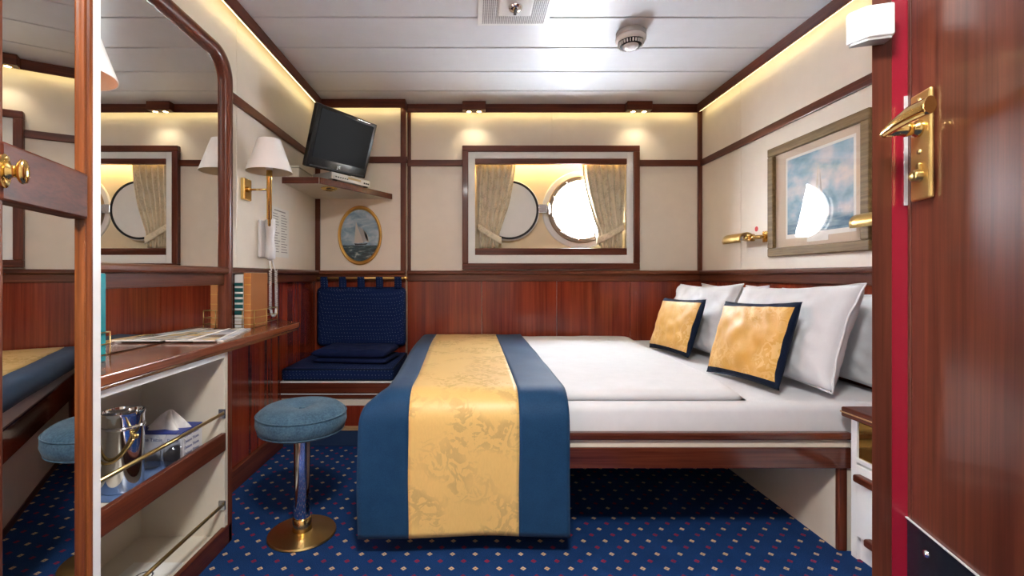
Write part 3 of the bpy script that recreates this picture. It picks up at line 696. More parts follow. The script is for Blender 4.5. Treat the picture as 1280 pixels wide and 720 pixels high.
# ================================================================== PICTURES, READING LAMPS (right wall)
t = thing('framed_print', 'oak framed cloudy sea print behind glass on right wall', 'picture', (XR, 2.045, 1.004))
p0, p1, q0, q1, fw = 1.7435, 2.347, 1.004, 1.549, 0.042
for (a, c, z0, z1) in ((p0, p1, q1-fw, q1), (p0, p1, q0, q0+fw), (p0, p0+fw, q0+fw, q1-fw), (p1-fw, p1, q0+fw, q1-fw)):
    MB().box(XR-0.026, XR-0.001, a, c, z0, z1, 0.005).build('frame_rail', 'oak', t)
MB().box(XR-0.008, XR-0.002, p0+0.03, p1-0.03, q0+0.03, q1-0.03).build('mount', flat('beige_mount_card', (0.62,0.50,0.38), 0.8), t)
MB().box(XR-0.0088, XR-0.008, 1.822, 2.230, 1.085, 1.474).build('print_margin', 'paper', t)
MB().box(XR-0.0095, XR-0.0088, 1.834, 2.218, 1.105, 1.462).build('print', 'print', t)
MB().box(XR-0.0092, XR-0.008, 1.965, 2.09, 1.062, 1.085).build('caption_plate', 'paper', t)
MB().prism([(XR-0.0097, 2.02, 1.40), (XR-0.0097, 2.02, 1.15), (XR-0.0097, 2.06, 1.15)], (0.0002,0,0)).build('ship_sail', 'sail', t)
MB().prism([(XR-0.0097, 2.012, 1.38), (XR-0.0097, 1.98, 1.15), (XR-0.0097, 2.012, 1.15)], (0.0002,0,0)).build('ship_sail', 'sail2', t)
MB().box(XR-0.016, XR-0.014, p0+fw-0.004, p1-fw+0.004, q0+fw-0.004, q1-fw+0.004).build('glass', 'glass', t)

def reading_lamp(label, yb, sgn):
    z = 1.108
    t = thing('reading_lamp', label, 'lamp', (XR, yb, z), 'brass bed reading lamps')
    MB().box(XR-0.014, XR-0.001, yb-0.034, yb+0.034, z-0.026, z+0.032, 0.004).build('wall_plate', 'brass', t)
    MB().tube([(XR-0.012, yb, z), (XR-0.05, yb, z), (XR-0.062, yb+sgn*0.02, z), (XR-0.062, yb+sgn*0.06, z)], 0.011, 12).build('arm', 'brass', t)
    MB().tube([(XR-0.062, yb+sgn*0.045, z), (XR-0.062, yb+sgn*0.095, z)], [0.019, 0.017], 14).build('holder', 'brass', t)
    for dz in (-0.012, 0.014):
        MB().tube([(XR-0.082, yb+sgn*0.05, z+dz), (XR-0.045, yb+sgn*0.05, z+dz)], 0.006, 8).build('thumb_screw', 'brass', t)
    def sh(u, v):
        a = -0.15*PI + 1.15*PI*u; r = 0.038
        return Vector((XR-0.062 - r*math.cos(a), yb+sgn*(0.085+0.175*v), z-0.004 + r*0.95*math.sin(a)))
    MB().grid(sh, 16, 8).build('shade', 'brass_plate', t, solid=0.002)
    MB().tube([(XR-0.062, yb+sgn*0.095, z+0.004), (XR-0.062, yb+sgn*0.20, z+0.004)], 0.010, 10).build('bulb', 'shade', t)
reading_lamp('brass reading lamp at the far corner side of the framed print', 2.372, 1)
reading_lamp('brass reading lamp at the near side of the framed print, by the door frame', 1.485, 1)
o = MB().lathe([(0,0),(0.014,0),(0.014,0.001),(0,0.001)], Matrix.Translation((XR-0.0002, 2.475, 1.160)) @ Matrix.Rotation(-PI/2, 4, 'Y'), 20, smooth=False).build('wall_sticker', 'reddot')
tag(o, 'small round red sticker above the brass reading lamp', 'sticker')

# ================================================================== ALCOVE: SEAT, BACK CUSHION, PICTURE, TV SHELF
SY = 2.43; SX1 = -0.415
t = thing('bench', 'built-in mahogany bench with blue pin-dot cushion in the alcove', 'bench', (-0.72, 2.7, 0))
MB().box(XL+0.002, SX1-0.01, SY+0.02, YA-0.006, 0.0, 0.085, 0.003).build('plinth', flat('plain_navy_carpet', (0.008,0.028,0.085), 0.95), t)
MB().box(XL+0.002, SX1-0.004, SY+0.014, YA-0.006, 0.085, 0.108, 0.002).build('base_strip', 'inlay', t)
MB().box(XL+0.002, SX1-0.008, SY+0.022, YA-0.006, 0.108, 0.218).build('lower_panel', 'wainscot', t)
MB().box(XL+0.002, SX1-0.008, SY+0.018, YA-0.006, 0.218, 0.258).build('drawer_gap_panel', 'cream2', t)
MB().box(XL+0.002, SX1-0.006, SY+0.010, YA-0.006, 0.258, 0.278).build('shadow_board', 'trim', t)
MB().box(XL+0.002, SX1-0.004, SY+0.006, YA-0.006, 0.278, 0.286, 0.001).build('white_strip', 'white', t)
MB().box(XL+0.002, SX1, SY, YA-0.006, 0.286, 0.342, 0.004).build('seat_board', 'trim', t)
MB().box(XL+0.002, SX1+0.003, SY-0.003, YA-0.006, 0.342, 0.350, 0.002).build('seat_edge', 'white', t)
cu = MB().box(XL+0.004, SX1-0.006, SY+0.006, YA-0.012, 0.350, 0.416, 0.016, 4).build('seat_cushion', 'dotfabric', t); autosmooth(cu, 60)
MB().tube([(XL+0.02, SY+0.010, 0.411), (SX1-0.022, SY+0.010, 0.411), (SX1-0.010, SY+0.022, 0.411), (SX1-0.010, YA-0.03, 0.411)], 0.004, 8).build('piping', 'navypipe', cu)
MB().tube([(XL+0.02, SY+0.008, 0.356), (SX1-0.022, SY+0.008, 0.356), (SX1-0.010, SY+0.022, 0.356), (SX1-0.010, YA-0.03, 0.356)], 0.003, 8).build('piping', 'navypipe', cu)

RYD = 2.925
t = thing('curtain_rod', 'slim brass rod with ball end along the alcove wainscot rail', 'rod', (-0.7, RYD, 0.893))
MB().tube([(XL+0.03, RYD, 0.893), (-0.434, RYD, 0.893)], 0.0072, 12).build('rod', 'brass_plate', t)
MB().lathe([(0,-0.014),(0.008,-0.012),(0.014,0),(0.008,0.012),(0,0.014)], Matrix.Translation((-0.428, RYD, 0.893)) @ Matrix.Rotation(PI/2, 4, 'Y'), 16).build('finial', 'brass', t)
MB().tube([(-0.45, RYD, 0.893), (-0.45, YA-0.016, 0.893)], 0.005, 8).build('bracket', 'brass', t)
MB().tube([(-0.94, RYD, 0.893), (-0.94, YA-0.016, 0.893)], 0.005, 8).build('bracket', 'brass', t)
t = thing('back_cushion', 'navy pin-dot back cushion hung by five tabs above the bench', 'cushion', (-0.712, 2.95, 0.46))
Mx = frame((-0.712, 2.944, 0.648), (1,0,0), (0,0,1))
def bc(u, v, s):
    w, h = 0.572, 0.378
    cr = lambda a: math.copysign(abs(a)**0.75, a)
    x, z = u*w/2, v*h/2
    # rounded corners
    rad = 0.035; ix, iz = w/2-rad, h/2-rad
    if abs(x) > ix and abs(z) > iz:
        dx, dz = abs(x)-ix, abs(z)-iz; m_ = max(dx, dz)/rad; l = math.hypot(dx, dz)
        if l > 1e-9: x, z = math.copysign(ix+dx/l*m_*rad, x), math.copysign(iz+dz/l*m_*rad, z)
    p = (max(0, 1-u**8)*max(0, 1-v**8))**0.4
    return Mx @ Vector((x, z, s*0.026*p*(1 + 0.12*noise.noise(Vector((u*3, v*3, 1))))))
b = MB()
for s in (1, -1): b.grid(lambda u, v: bc(u, v, s), 32, 26, -1, 1, -1, 1)
b.build('pad', 'dotfabric', t, weld=True)
for q in range(5):
    xc = -0.946 + q*0.1175
    pts = []
    b = MB()
    def tab(u, v):
        a = PI*u
        if u < 0.3: k = u/0.3; y_, z = RYD-0.0075+0.010*(1-k), 0.828+(0.893-0.828)*k
        elif u < 0.7: a = (u-0.3)/0.4*PI; y_, z = RYD-0.0075*math.cos(a), 0.893+0.0085*math.sin(a)
        else: k = (u-0.7)/0.3; y_, z = RYD+0.0075+0.004*k, 0.893-(0.893-0.828)*k
        return Vector((xc-0.022+0.044*v, y_, z))
    b.grid(tab, 24, 3).build('tab', 'dotfabric', t, solid=0.002)
t = thing('folded_blanket', 'folded navy fleece blanket lying on the bench cushion', 'blanket', (-0.675, 2.69, 0.418))
for i, (z0, z1, dx, rot) in enumerate(((0.418, 0.448, 0.0, -0.12), (0.447, 0.497, -0.006, -0.10))):
    Mr = Matrix.Translation((-0.672+dx, 2.70, 0)) @ Matrix.Rotation(rot, 4, 'Z')
    def fold(u, v, s):
        w, dpt = 0.43, 0.30
        p = (max(0, 1-abs(u)**10)*max(0, 1-abs(v)**10))**0.5
        n_ = noise.noise(Vector((u*2, v*2, i*4)))
        return Mr @ Vector((u*w/2, v*dpt/2, (z0+z1)/2 + s*(z1-z0)/2*p + (0.008*n_*p if (s > 0 and i) else 0)))
    b = MB()
    for s in (1, -1): b.grid(lambda u, v: fold(u, v, s), 30, 22, -1, 1, -1, 1)
    b.build('fold', 'navyblanket', t, weld=True)

# oval painting
t = thing('oval_painting', 'small oval gilt framed painting of a sailing boat', 'picture', (-0.7305, YA, 1.17))
OX, OZ, oa, ob_ = -0.7305, 1.170, 0.142, 0.192
MO = Matrix.Translation((OX, YA-0.001, OZ)) @ Matrix.Rotation(PI/2, 4, 'X') @ Matrix.Diagonal((oa, ob_, 1, 1))
MB().lathe([(0.87,0.0),(1.0,0.0),(1.0,0.010),(0.97,0.018),(0.93,0.016),(0.90,0.010),(0.87,0.010)], MO, 64, close=True).build('oval_frame', 'gilt', t)
MB().lathe([(0,0.004),(0.88,0.004),(0.88,0.006),(0,0.006)], MO, 64, smooth=False).build('canvas', 'oil', t)
yy = YA-0.0075
def flatpoly(name, pts, mat, e=0.0006):
    return MB().prism([(OX+p[0], yy, OZ+p[1]) for p in pts], (0, -e, 0)).build(name, mat, t)
flatpoly('painted_hull', [(-0.038,-0.052),(-0.030,-0.064),(0.040,-0.060),(0.052,-0.050),(0.02,-0.054)], 'hullpaint')
flatpoly('painted_sail', [(-0.026,0.090),(-0.036,-0.050),(0.022,-0.048)], 'sail')
flatpoly('painted_sail', [(-0.010,0.060),(0.020,-0.046),(0.054,-0.030),(0.040,0.02)], 'sail2')
flatpoly('painted_sail', [(0.024,0.030),(0.046,-0.046),(0.060,-0.044),(0.050,0.0)], 'sail')

# corner shelf
t = thing('corner_shelf', 'cream corner shelf with dark wood edge under the television', 'shelf', (-0.8, 2.75, 1.404))
pl = [(XL+0.001, 2.462), (-0.823, 2.465), (-0.525, YA-0.016), (XL+0.001, YA-0.016)]
MB().prism([(p[0], p[1]+0.0, 1.405) for p in pl], (0,0,0.029), 0.001, 1).build('board', 'cream2', t)
def strip(p, q, w): 
    p, q = Vector((p[0], p[1], 0)), Vector((q[0], q[1], 0)); dd = (q-p).normalized(); n_ = Vector((dd.y, -dd.x, 0))
    return p, q, dd, n_*w
p, q, dd, n_ = strip(pl[0], pl[1], 0.008)
MB().prism([p+Vector((0,0,1.402)), q+n_*0.5+Vector((0,0,1.402)), q+n_+Vector((0,0,1.402)), p+n_+Vector((0,0,1.402))], (0,0,0.034), 0.002).build('front_edge', 'trim', t)
p, q, dd, n_ = strip(pl[1], pl[2], 0.008)
MB().prism([p+Vector((0,0,1.402)), q+Vector((0,0,1.402)), q+n_+Vector((0,0,1.402)), p+n_+Vector((0,0,1.402))], (0,0,0.034), 0.002).build('front_edge', 'trim', t)
sp = MB().lathe([(0,-0.002),(0.045,-0.002),(0.045,-0.006),(0.034,-0.014),(0.020,-0.016)], Matrix.Translation((-0.812, 2.60, 1.405)), 28).build('spotlight', 'brass', t)
MB().lathe([(0.021,-0.012),(0,-0.012)], Matrix.Translation((-0.812, 2.60, 1.405)), 20).build('lens', 'glass', sp)

# silver disc player on the shelf, turned to face the room
t = thing('disc_player', 'slim silver disc player on the corner shelf under the television', 'player', (-0.74, 2.68, 1.4365))
da = Vector((0.298, 0.505, 0)).normalized(); dn = Vector((da.y, -da.x, 0))
pc = px(442, 225, 2.63)
pc = Vector((-0.700, 2.655, 1.4622)) 
Mv = frame(pc-dn*0.075+Vector((0,0,0.0)), da, (0,0,1))
MB().obox(Mv, 0.300, 0.040, 0.15, 0.004).build('case', 'greyplastic', t)
Mf = frame(pc+dn*0.0015, da, (0,0,1))
fp = MB().obox(Mf, 0.296, 0.036, 0.004, 0.001).build('face_plate', flat('silver_face', (0.62,0.62,0.60), 0.3, 0.3), t)
MB().obox(Mf @ Matrix.Translation((0.02,0.004,0.003)), 0.10, 0.012, 0.002).build('display', flat('amber_display', (0.5,0.38,0.2), 0.3), fp)
for i in range(6): MB().obox(Mf @ Matrix.Translation((-0.12+0.017*i,-0.004,0.003)), 0.008, 0.006, 0.003).build('button', 'rubber', fp)
for i in range(3): MB().obox(Mf @ Matrix.Translation((0.10+0.016*i,-0.004,0.003)), 0.009, 0.009, 0.003).build('button', 'rubber', fp)
for i in (-0.12, 0.12): MB().obox(Mv @ Matrix.Translation((i,-0.0225,0.07)), 0.02, 0.005, 0.02).build('foot', 'rubber', t)
# pale box at the left of the shelf
t = thing('shelf_box', 'flat cream box on the corner shelf behind the lamp shade', 'box', (-0.93, 2.72, 1.4365))
MB().prism([(XL+0.01, 2.50, 1.4365), (-0.945, 2.50, 1.4365), (-0.945, 2.85, 1.4365), (XL+0.01, 2.85, 1.4365)], (0,0,0.060), 0.005).build('case', 'cream2', t)
MB().prism([(XL+0.01, 2.496, 1.4975), (-0.942, 2.496, 1.4975), (-0.942, 2.854, 1.4975), (XL+0.01, 2.854, 1.4975)], (0,0,0.008), 0.002).build('lid', 'cream', t)

# television
t = thing('television', 'black flat television tilted down on the corner shelf', 'television', (-0.716, 2.56, 1.478))
yaw, pit, rol = 1.105, 0.332, 0.045
wx = Vector((math.cos(yaw), math.sin(yaw), 0)); nn_ = Vector((math.sin(yaw), -math.cos(yaw), 0)); u2 = Vector((0,0,1))*math.cos(pit)+nn_*math.sin(pit)
av = wx*math.cos(rol)+u2*math.sin(rol); bv = u2*math.cos(rol)-wx*math.sin(rol)
MT = frame((-0.714, 2.552, 1.638), av, bv)
TW, TH = 0.46, 0.324
MB().obox(MT @ Matrix.Translation((0,0,-0.016)), TW, TH, 0.030, 0.006, 3).build('bezel', 'black', t)
MB().obox(MT @ Matrix.Translation((0,0,-0.045)), TW*0.7, TH*0.7, 0.05, 0.015, 3).build('back_shell', 'black', t)
sc_ = MB().obox(MT @ Matrix.Translation((0,0.018,0.0)), TW-0.056, TH-0.074, 0.003, 0.001, 1).build('screen', 'screen', t)
MB().obox(MT @ Matrix.Translation((0,-TH/2+0.012,0.001)), TW-0.04, 0.008, 0.004, 0.001, 1).build('speaker_slot', 'rubber', t)
text('lettering', 'JVC', 0.018, MT @ Matrix.Translation((0,-TH/2+0.030,0.0005)), 'steel', t)
MB().obox(MT @ Matrix.Translation((0.11,TH/2-0.008,0.0)), 0.11, 0.003, 0.003).build('trim_light', 'steel', t)  # thin pale steel strip on the top bezel
MB().tube([MT @ Vector((0,-0.10,-0.06)), MT @ Vector((0,-0.125,-0.075)), Vector((-0.80, 2.64, 1.51))], 0.02, 10).build('stand_neck', 'black', t)
MB().lathe([(0,0),(0.07,0),(0.065,0.010),(0.02,0.03),(0,0.032)], Matrix.Translation((-0.775, 2.66, 1.4828)), 28).build('stand_foot', 'black', t)
o = MB().box(-0.985, -0.92, YA-0.03, YA-0.014, 1.93, 1.972, 0.003).build('junction_box', 'whiteplastic'); tag(o, 'small white box on the wall above the television', 'junction box')

# ================================================================== STOOL
SXc, SYc = -0.601, 1.62
t = thing('stool', 'round blue velour stool on a chrome pole and brass base', 'stool', (SXc, SYc, 0))
MZ = Matrix.Translation((SXc, SYc, 0))
autosmooth(MB().lathe([(0,0.001),(0.114,0.001),(0.116,0.004),(0.113,0.009),(0.04,0.016),(0.034,0.018)], MZ, 48).build('base_plate', 'brass_dull', t), 50)
MB().lathe([(0.032,0.012),(0.032,0.058),(0.029,0.062),(0.027,0.062)], MZ, 32).build('collar', 'brass', t)
MB().lathe([(0.0275,0.05),(0.0275,0.37)], MZ, 32).build('pole', 'chrome', t)
MB().lathe([(0,0.352),(0.09,0.352),(0.09,0.362),(0,0.362)], MZ, 32).build('seat_plate', 'black', t)
prof = [(0,0.358),(0.10,0.358),(0.128,0.362),(0.145,0.376),(0.152,0.398),(0.151,0.420),(0.143,0.438),(0.125,0.451),(0.095,0.457),(0.055,0.455),(0.025,0.447),(0.010,0.440),(0,0.438)]
se = MB().lathe(prof, MZ, 56).build('seat', 'denim', t)
for z, r in ((0.428, 0.1495), (0.372, 0.142)):
    MB().tube([(SXc+r*math.cos(a*2*PI/60), SYc+r*math.sin(a*2*PI/60), z) for a in range(61)], 0.0028, 6, caps=False).build('piping', 'denim', se)
MB().lathe([(0.012,0.438),(0.010,0.446),(0,0.448)], MZ, 16).build('button', 'denim', se)

# ================================================================== WRITING SHELF, CABINET
DZ0, DZ1 = 0.652, 0.688
DXF = -0.815
t = thing('writing_shelf', 'long narrow mahogany writing shelf along the left wall', 'desk', (-0.92, 1.6, DZ0))
out = [(XL-0.004, 1.0), (DXF, 1.0), (DXF, 2.16)]
for i in range(1, 9):
    a = i/8*PI/2*1.05; out.append((DXF-0.06+0.06*math.cos(a), 2.16+0.06*math.sin(a)))
out += [(-0.94, 2.30), (XL+0.002, 2.41)]
MB().prism([(p[0], p[1], DZ0+0.010) for p in out], (0,0,DZ1-DZ0-0.010), 0.004).build('top', 'desk', t)
out2 = [(XL, 1.0), (DXF-0.006, 1.0), (DXF-0.006, 2.155)] + [(DXF-0.066+0.06*math.cos(i/8*PI/2*1.05), 2.155+0.06*math.sin(i/8*PI/2*1.05)) for i in range(1, 9)] + [(-0.945, 2.29), (XL+0.002, 2.40)]
MB().prism([(p[0], p[1], DZ0) for p in out2], (0,0,0.011), 0.003).build('edge_moulding', wood('edge_moulding_wood', (0.16,0.06,0.02), (0.26,0.105,0.035), (0.36,0.16,0.06), 1, 50, 2, 0.2, 0.6), t)

t = thing('shelf_cabinet', 'open white two-tier cabinet with wooden lips under the writing shelf', 'cabinet', (-0.96, 1.3, 0))
CXF = -0.832; CXB = -1.112; cy0, cy1 = 1.005, 1.562
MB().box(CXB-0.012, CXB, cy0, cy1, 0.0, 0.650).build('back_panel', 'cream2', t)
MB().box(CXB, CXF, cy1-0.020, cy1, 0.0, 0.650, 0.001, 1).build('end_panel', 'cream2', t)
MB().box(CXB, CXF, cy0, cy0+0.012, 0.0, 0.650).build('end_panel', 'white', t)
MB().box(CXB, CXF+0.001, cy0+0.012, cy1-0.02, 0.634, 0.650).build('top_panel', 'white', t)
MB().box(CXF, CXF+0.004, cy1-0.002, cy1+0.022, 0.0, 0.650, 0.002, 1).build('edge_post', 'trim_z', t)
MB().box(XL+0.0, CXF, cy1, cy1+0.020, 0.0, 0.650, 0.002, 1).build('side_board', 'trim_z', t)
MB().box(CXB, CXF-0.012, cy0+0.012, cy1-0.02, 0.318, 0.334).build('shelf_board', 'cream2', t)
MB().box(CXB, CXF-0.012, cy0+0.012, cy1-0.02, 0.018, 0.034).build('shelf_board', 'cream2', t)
MB().box(CXF-0.012, CXF+0.004, cy0, cy1-0.018, 0.322, 0.382, 0.003).build('front_lip', 'trim_y', t)
MB().box(CXF-0.012, CXF+0.004, cy0, cy1+0.02, 0.0, 0.064, 0.003).build('front_lip', 'trim_y', t)
for z in (0.446, 0.140):
    rl = MB().tube([(CXF-0.006, cy0+0.014, z), (CXF-0.006, cy1-0.024, z)], 0.0055, 10).build('guard_rail', 'brass_dull', t)
    MB().box(CXF-0.018, CXF+0.004, cy1-0.026, cy1-0.0205, z-0.016, z+0.016, 0.001, 1).build('rail_bracket', 'steel', rl)

# ice bucket
IX, IY, IZ = -0.938, 1.232, 0.3345
t = thing('ice_bucket', 'polished chrome ice bucket with brass ring handle', 'ice bucket', (IX, IY, IZ))
MI = Matrix.Translation((IX, IY, IZ))
o = MB().lathe([(0,0.001),(0.046,0.001),(0.048,0.006),(0.050,0.196),(0.053,0.200),(0.053,0.206),(0.048,0.206),(0.045,0.19),(0.042,0.02),(0,0.02)], MI, 48).build('body', 'chrome', t); autosmooth(o, 40)
MB().lathe([(0.0485,0.162),(0.0525,0.164),(0.0525,0.170),(0.0485,0.172)], MI, 48, close=True).build('band', 'chrome', t)
pts = []
for i in range(17):
    a = -PI*0.5-1.15 + 2.3*i/16
    pts.append((IX+0.055*math.cos(a), IY+0.055*math.sin(a), IZ+0.085+0.06*abs((i-8)/8)**2))
MB().tube(pts, 0.0035, 8).build('handle', 'brass', t)
for i in (0, 16): MB().lathe([(0,-0.006),(0.007,-0.005),(0.008,0.004),(0,0.007)], Matrix.Translation(pts[i]), 10).build('handle_stud', 'brass', t)
# tray under the bucket
o = MB().box(-1.0, -0.868, 1.16, 1.412, 0.3342, 0.3400, 0.002).build('tray', 'bluetray'); tag(o, 'flat blue tray lying on the upper cabinet shelf', 'tray')
for ob2 in [x for x in bpy.data.objects if x.name.startswith('ice_bucket')]: ob2.location.z += 0.0062

# tissue box
bx0, bx1, by0, by1, bz0, bz1 = -1.055, -0.900, 1.415, 1.530, 0.3345, 0.422
t = thing('tissue_box', 'white printed tissue box with a tissue pulled up', 'tissue box', (-0.98, 1.47, bz0))
MB().box(bx0, bx1, by0, by1, bz0, bz1, 0.001, 1).build('carton', flat('tissue_carton', (0.72,0.72,0.76), 0.5), t)
MB().box(bx0-0.0003, bx1+0.0003, by0-0.0003, by1+0.0003, bz1-0.003, bz1+0.0003).build('blue_stripe', 'blueink', t)
MF = frame(((bx0+bx1)/2, by0-0.0006, 0), (1,0,0), (0,0,1)); MR = frame((bx1+0.0006, (by0+by1)/2, 0), (0,1,0), (0,0,1))
text('lettering', 'Deluxe Tissue', 0.015, MF @ Matrix.Translation((-0.02, bz0+0.068, 0)), 'blueink', t)
text('lettering', 'Deluxe', 0.012, MF @ Matrix.Translation((0.055, bz0+0.066, 0)), 'blueink', t)
for i in range(4): text('lettering', 'Deluxe Tissue', 0.013, MR @ Matrix.Translation((0.0, bz0+0.072-0.019*i, 0)), 'blueink', t)
def tis(u, v):
    a = 2*PI*u; r = (0.045*(1-v)**0.8+0.003)*(1+0.35*math.sin(5*a+3*v)); 
    return Vector((-0.975+r*1.15*math.cos(a)+0.010*v, 1.47+r*0.5*math.sin(a), bz1+0.0005+0.058*v))
MB().grid(tis, 60, 12).build('tissue', 'tissue', t)
# wrapped tumblers
for xx, yy_, lab in ((-0.945, 1.352, 'clear wrapped tumbler nearer the ice bucket on the cabinet shelf'), (-0.895, 1.372, 'clear wrapped tumbler nearer the guard rail on the cabinet shelf')):
    t = thing('wrapped_tumbler', lab, 'tumbler', (xx, yy_, 0.3402), 'wrapped tumblers')
    MB().lathe([(0,0.001),(0.022,0.001),(0.027,0.070),(0.0262,0.070),(0.0212,0.005),(0,0.005)], Matrix.Translation((xx, yy_, 0.3402)), 24).build('glass', 'glass', t)
    def wrap(u, v):
        a = 2*PI*u; r = 0.031*(1-0.55*max(0, v-0.7)/0.3)*(1+0.16*noise.noise(Vector((3*math.cos(a), 3*math.sin(a), v*5+xx*40))))
        return Vector((xx+r*math.cos(a), yy_+r*math.sin(a), 0.3405+0.098*v))
    MB().grid(wrap, 36, 14).build('wrapper', 'plasticwrap', t)
# card and slippers on the lower shelf
t = thing('printed_card', 'white printed leaflet with round emblem on the bottom cabinet shelf', 'leaflet', (-0.96, 1.28, 0.0343))
MB().box(-1.03, -0.88, 1.13, 1.40, 0.0343, 0.0352).build('sheet', 'paper', t)
MB().box(-1.025, -0.885, 1.285, 1.295, 0.0352, 0.0356).build('black_bar', 'ink', t)
MB().lathe([(0.020,0.0352),(0.024,0.0352),(0.024,0.0357),(0.020,0.0357)], Matrix.Translation((-0.955, 1.335, 0)), 32, close=True).build('emblem_ring', 'ink', t)
text('lettering', 'S', 0.03, Matrix.Translation((-0.955, 1.335, 0.0355)), 'ink', t)
for i in range(7): MB().box(-1.015, -0.90-0.01*(i % 3), 1.262-0.016*i, 1.267-0.016*i, 0.0352, 0.0354).build('text_line', 'ink', t)
for i, (xx, rz, lab) in enumerate(((-1.05, 0.2, 'crumpled white slipper at the back of the bottom cabinet shelf'), (-0.925, 0.15, 'crumpled white slipper at the front of the bottom cabinet shelf'))):
    Mr = Matrix.Translation((xx, 1.17-0.02*i, 0.0385)) @ Matrix.Rotation(rz, 4, 'Z')
    t = thing('slipper', lab, 'slipper', (xx, 1.17-0.02*i, 0.0385), 'white slippers')
    def sl(u, v, s):
        p = (max(0, 1-u*u)*max(0, 1-abs(v)**3))**0.5
        return Mr @ Vector((u*0.032, v*0.10, 0.018 + s*0.018*p + 0.006*noise.noise(Vector((u*2, v*3, i)))*p))
    b = MB()
    for s in (1, -1): b.grid(lambda u, v: sl(u, v, s), 12, 18, -1, 1, -1, 1)
    b.build('sole', 'tissue', t, weld=True)
    MB().grid(lambda u, v: Mr @ Vector((0.034*math.cos(PI*u), 0.02+0.06*v, 0.018+0.030*math.sin(PI*u)*(1-0.3*v))), 14, 8).build('strap', 'tissue', t, solid=0.003)

# wall mirror with rounded wooden frame
MXP = -1.010
t = thing('wall_mirror', 'large wall mirror with rounded mahogany frame above the writing shelf', 'mirror', (XL, 1.45, 0.69))
ZO, YO, rad = 1.815, 1.897, 0.115; wfm = 0.046
def outline(off):
    r = rad-off*0.6; zt, yo = ZO-off, YO-off; zb = 0.692
    pts = [(0.97, zt), (yo-r, zt)]
    for i in range(1, 13):
        a = PI/2-i/12*PI/2; pts.append((yo-r+r*math.cos(a), zt-r+r*math.sin(a)))
    pts.append((yo, zb)); return pts
O, I, Mid = outline(0), outline(wfm), outline(wfm*0.45)
b = MB()
prof = [(0.0, XL+0.001), (0.0, -0.992), (0.004, -0.987), (0.016, -0.984), (0.032, -0.986), (0.043, -0.993), (wfm, -1.000), (wfm, XL+0.001)]
lines = [[(x, p[0], p[1]) for p in outline(o_)] for o_, x in prof]
vv = [[b.bm.verts.new(q) for q in l] for l in lines]
for A, B in zip(vv, vv[1:]+vv[:1]):
    for i in range(len(A)-1): b.bm.faces.new((A[i], A[i+1], B[i+1], B[i]))
fr_ = b.build('mirror_frame', 'trim_z', t); autosmooth(fr_, 50)
pts = [(MXP, p[0], p[1]) for p in outline(wfm-0.002)] + [(MXP, 0.97, 0.692)]
MB().prism(pts, (-0.008, 0, 0)).build('mirror_glass', 'mirror', t)

# wall lamps
def wall_lamp(label, xs, yl, dz=0.0):
    z = 1.292+dz
    t = thing('wall_lamp', label, 'lamp', (XL, yl, z), 'brass wall lamps beside the mirror')
    MB().box(XL+0.0005, XL+0.020, yl-0.034, yl+0.034, z-0.048, z+0.048, 0.005).build('wall_plate', 'brass', t)
    MB().tube([(XL+0.018, yl, z), (xs, yl, z)], 0.0045, 10).build('arm', 'brass', t)
    MB().tube([(XL+0.020, yl, z), (XL+0.030, yl, z)], 0.012, 12).build('arm_collar', 'brass', t)
    MB().lathe([(0,-0.164),(0.006,-0.162),(0.007,-0.135),(0.011,-0.130),(0.011,0.045),(0.013,0.050),(0.013,0.085),(0,0.088)], Matrix.Translation((xs, yl, z)), 20).build('stem', 'brass', t)
    sh = MB().lathe([(0.098,0.078),(0.048,0.222),(0.046,0.222),(0.096,0.078)], Matrix.Translation((xs, yl, z)), 48, close=True).build('shade', 'shade', t)
    autosmooth(sh, 30)
    MB().lathe([(0.0955,0.0785),(0.0458,0.2205)], Matrix.Translation((xs, yl, z)), 48).build('shade_lining', 'shadein', sh)
    MB().lathe([(0.012,0.088),(0.016,0.10),(0.018,0.13),(0.010,0.155),(0,0.16)], Matrix.Translation((xs, yl, z)), 16).build('bulb', 'shade', t)
wall_lamp('brass wall lamp with white cone shade beside the telephone', -0.907, 2.05)
wall_lamp('brass wall lamp whose white shade peeks past the wardrobe edge', -0.934, 1.055)

# telephone handset with coiled cord
t = thing('telephone', 'white wall telephone handset with coiled cord beside the lamp', 'telephone', (XL, 2.21, 1.0))
PH = Vector((-0.985, 2.205, 1.085))
MB().box(XL+0.001, XL+0.018, 2.175, 2.24, 0.995, 1.175, 0.008, 3).build('cradle', 'whiteplastic', t)
hs = MB().tube([PH+Vector((0.004,0,0.098)), PH+Vector((0.012,0,0.090)), PH+Vector((0.016,0,0.05)), PH+Vector((0.014,0,0.0)), PH+Vector((0.016,0,-0.05)), PH+Vector((0.012,0,-0.090)), PH+Vector((0.004,0,-0.098))], [0.010,0.025,0.024,0.018,0.024,0.026,0.010], 14).build('handset', 'whiteplastic', t)
def coil(p0, p1, turns, r):
    p0, p1 = Vector(p0), Vector(p1); out = []; n = turns*8; dd = (p1-p0)
    for i in range(n+1):
        a = 2*PI*i/8; out.append(p0+dd*i/n+Vector((r*math.cos(a), r*math.sin(a), 0)))
    return out
MB().tube([(-0.975, 2.205, 0.985), (-0.972, 2.205, 0.955), (-0.965, 2.205, 0.935)], 0.003, 6).build('cord_end', 'whiteplastic', t)
MB().tube([(-0.968, 2.222, 0.985), (-0.962, 2.222, 0.955), (-0.955, 2.222, 0.935)], 0.003, 6).build('cord_end', 'whiteplastic', t)
MB().tube(coil((-0.968, 2.20, 0.935), (-0.968, 2.20, 0.745), 20, 0.006), 0.0021, 5).build('coiled_cord', 'whiteplastic', t)
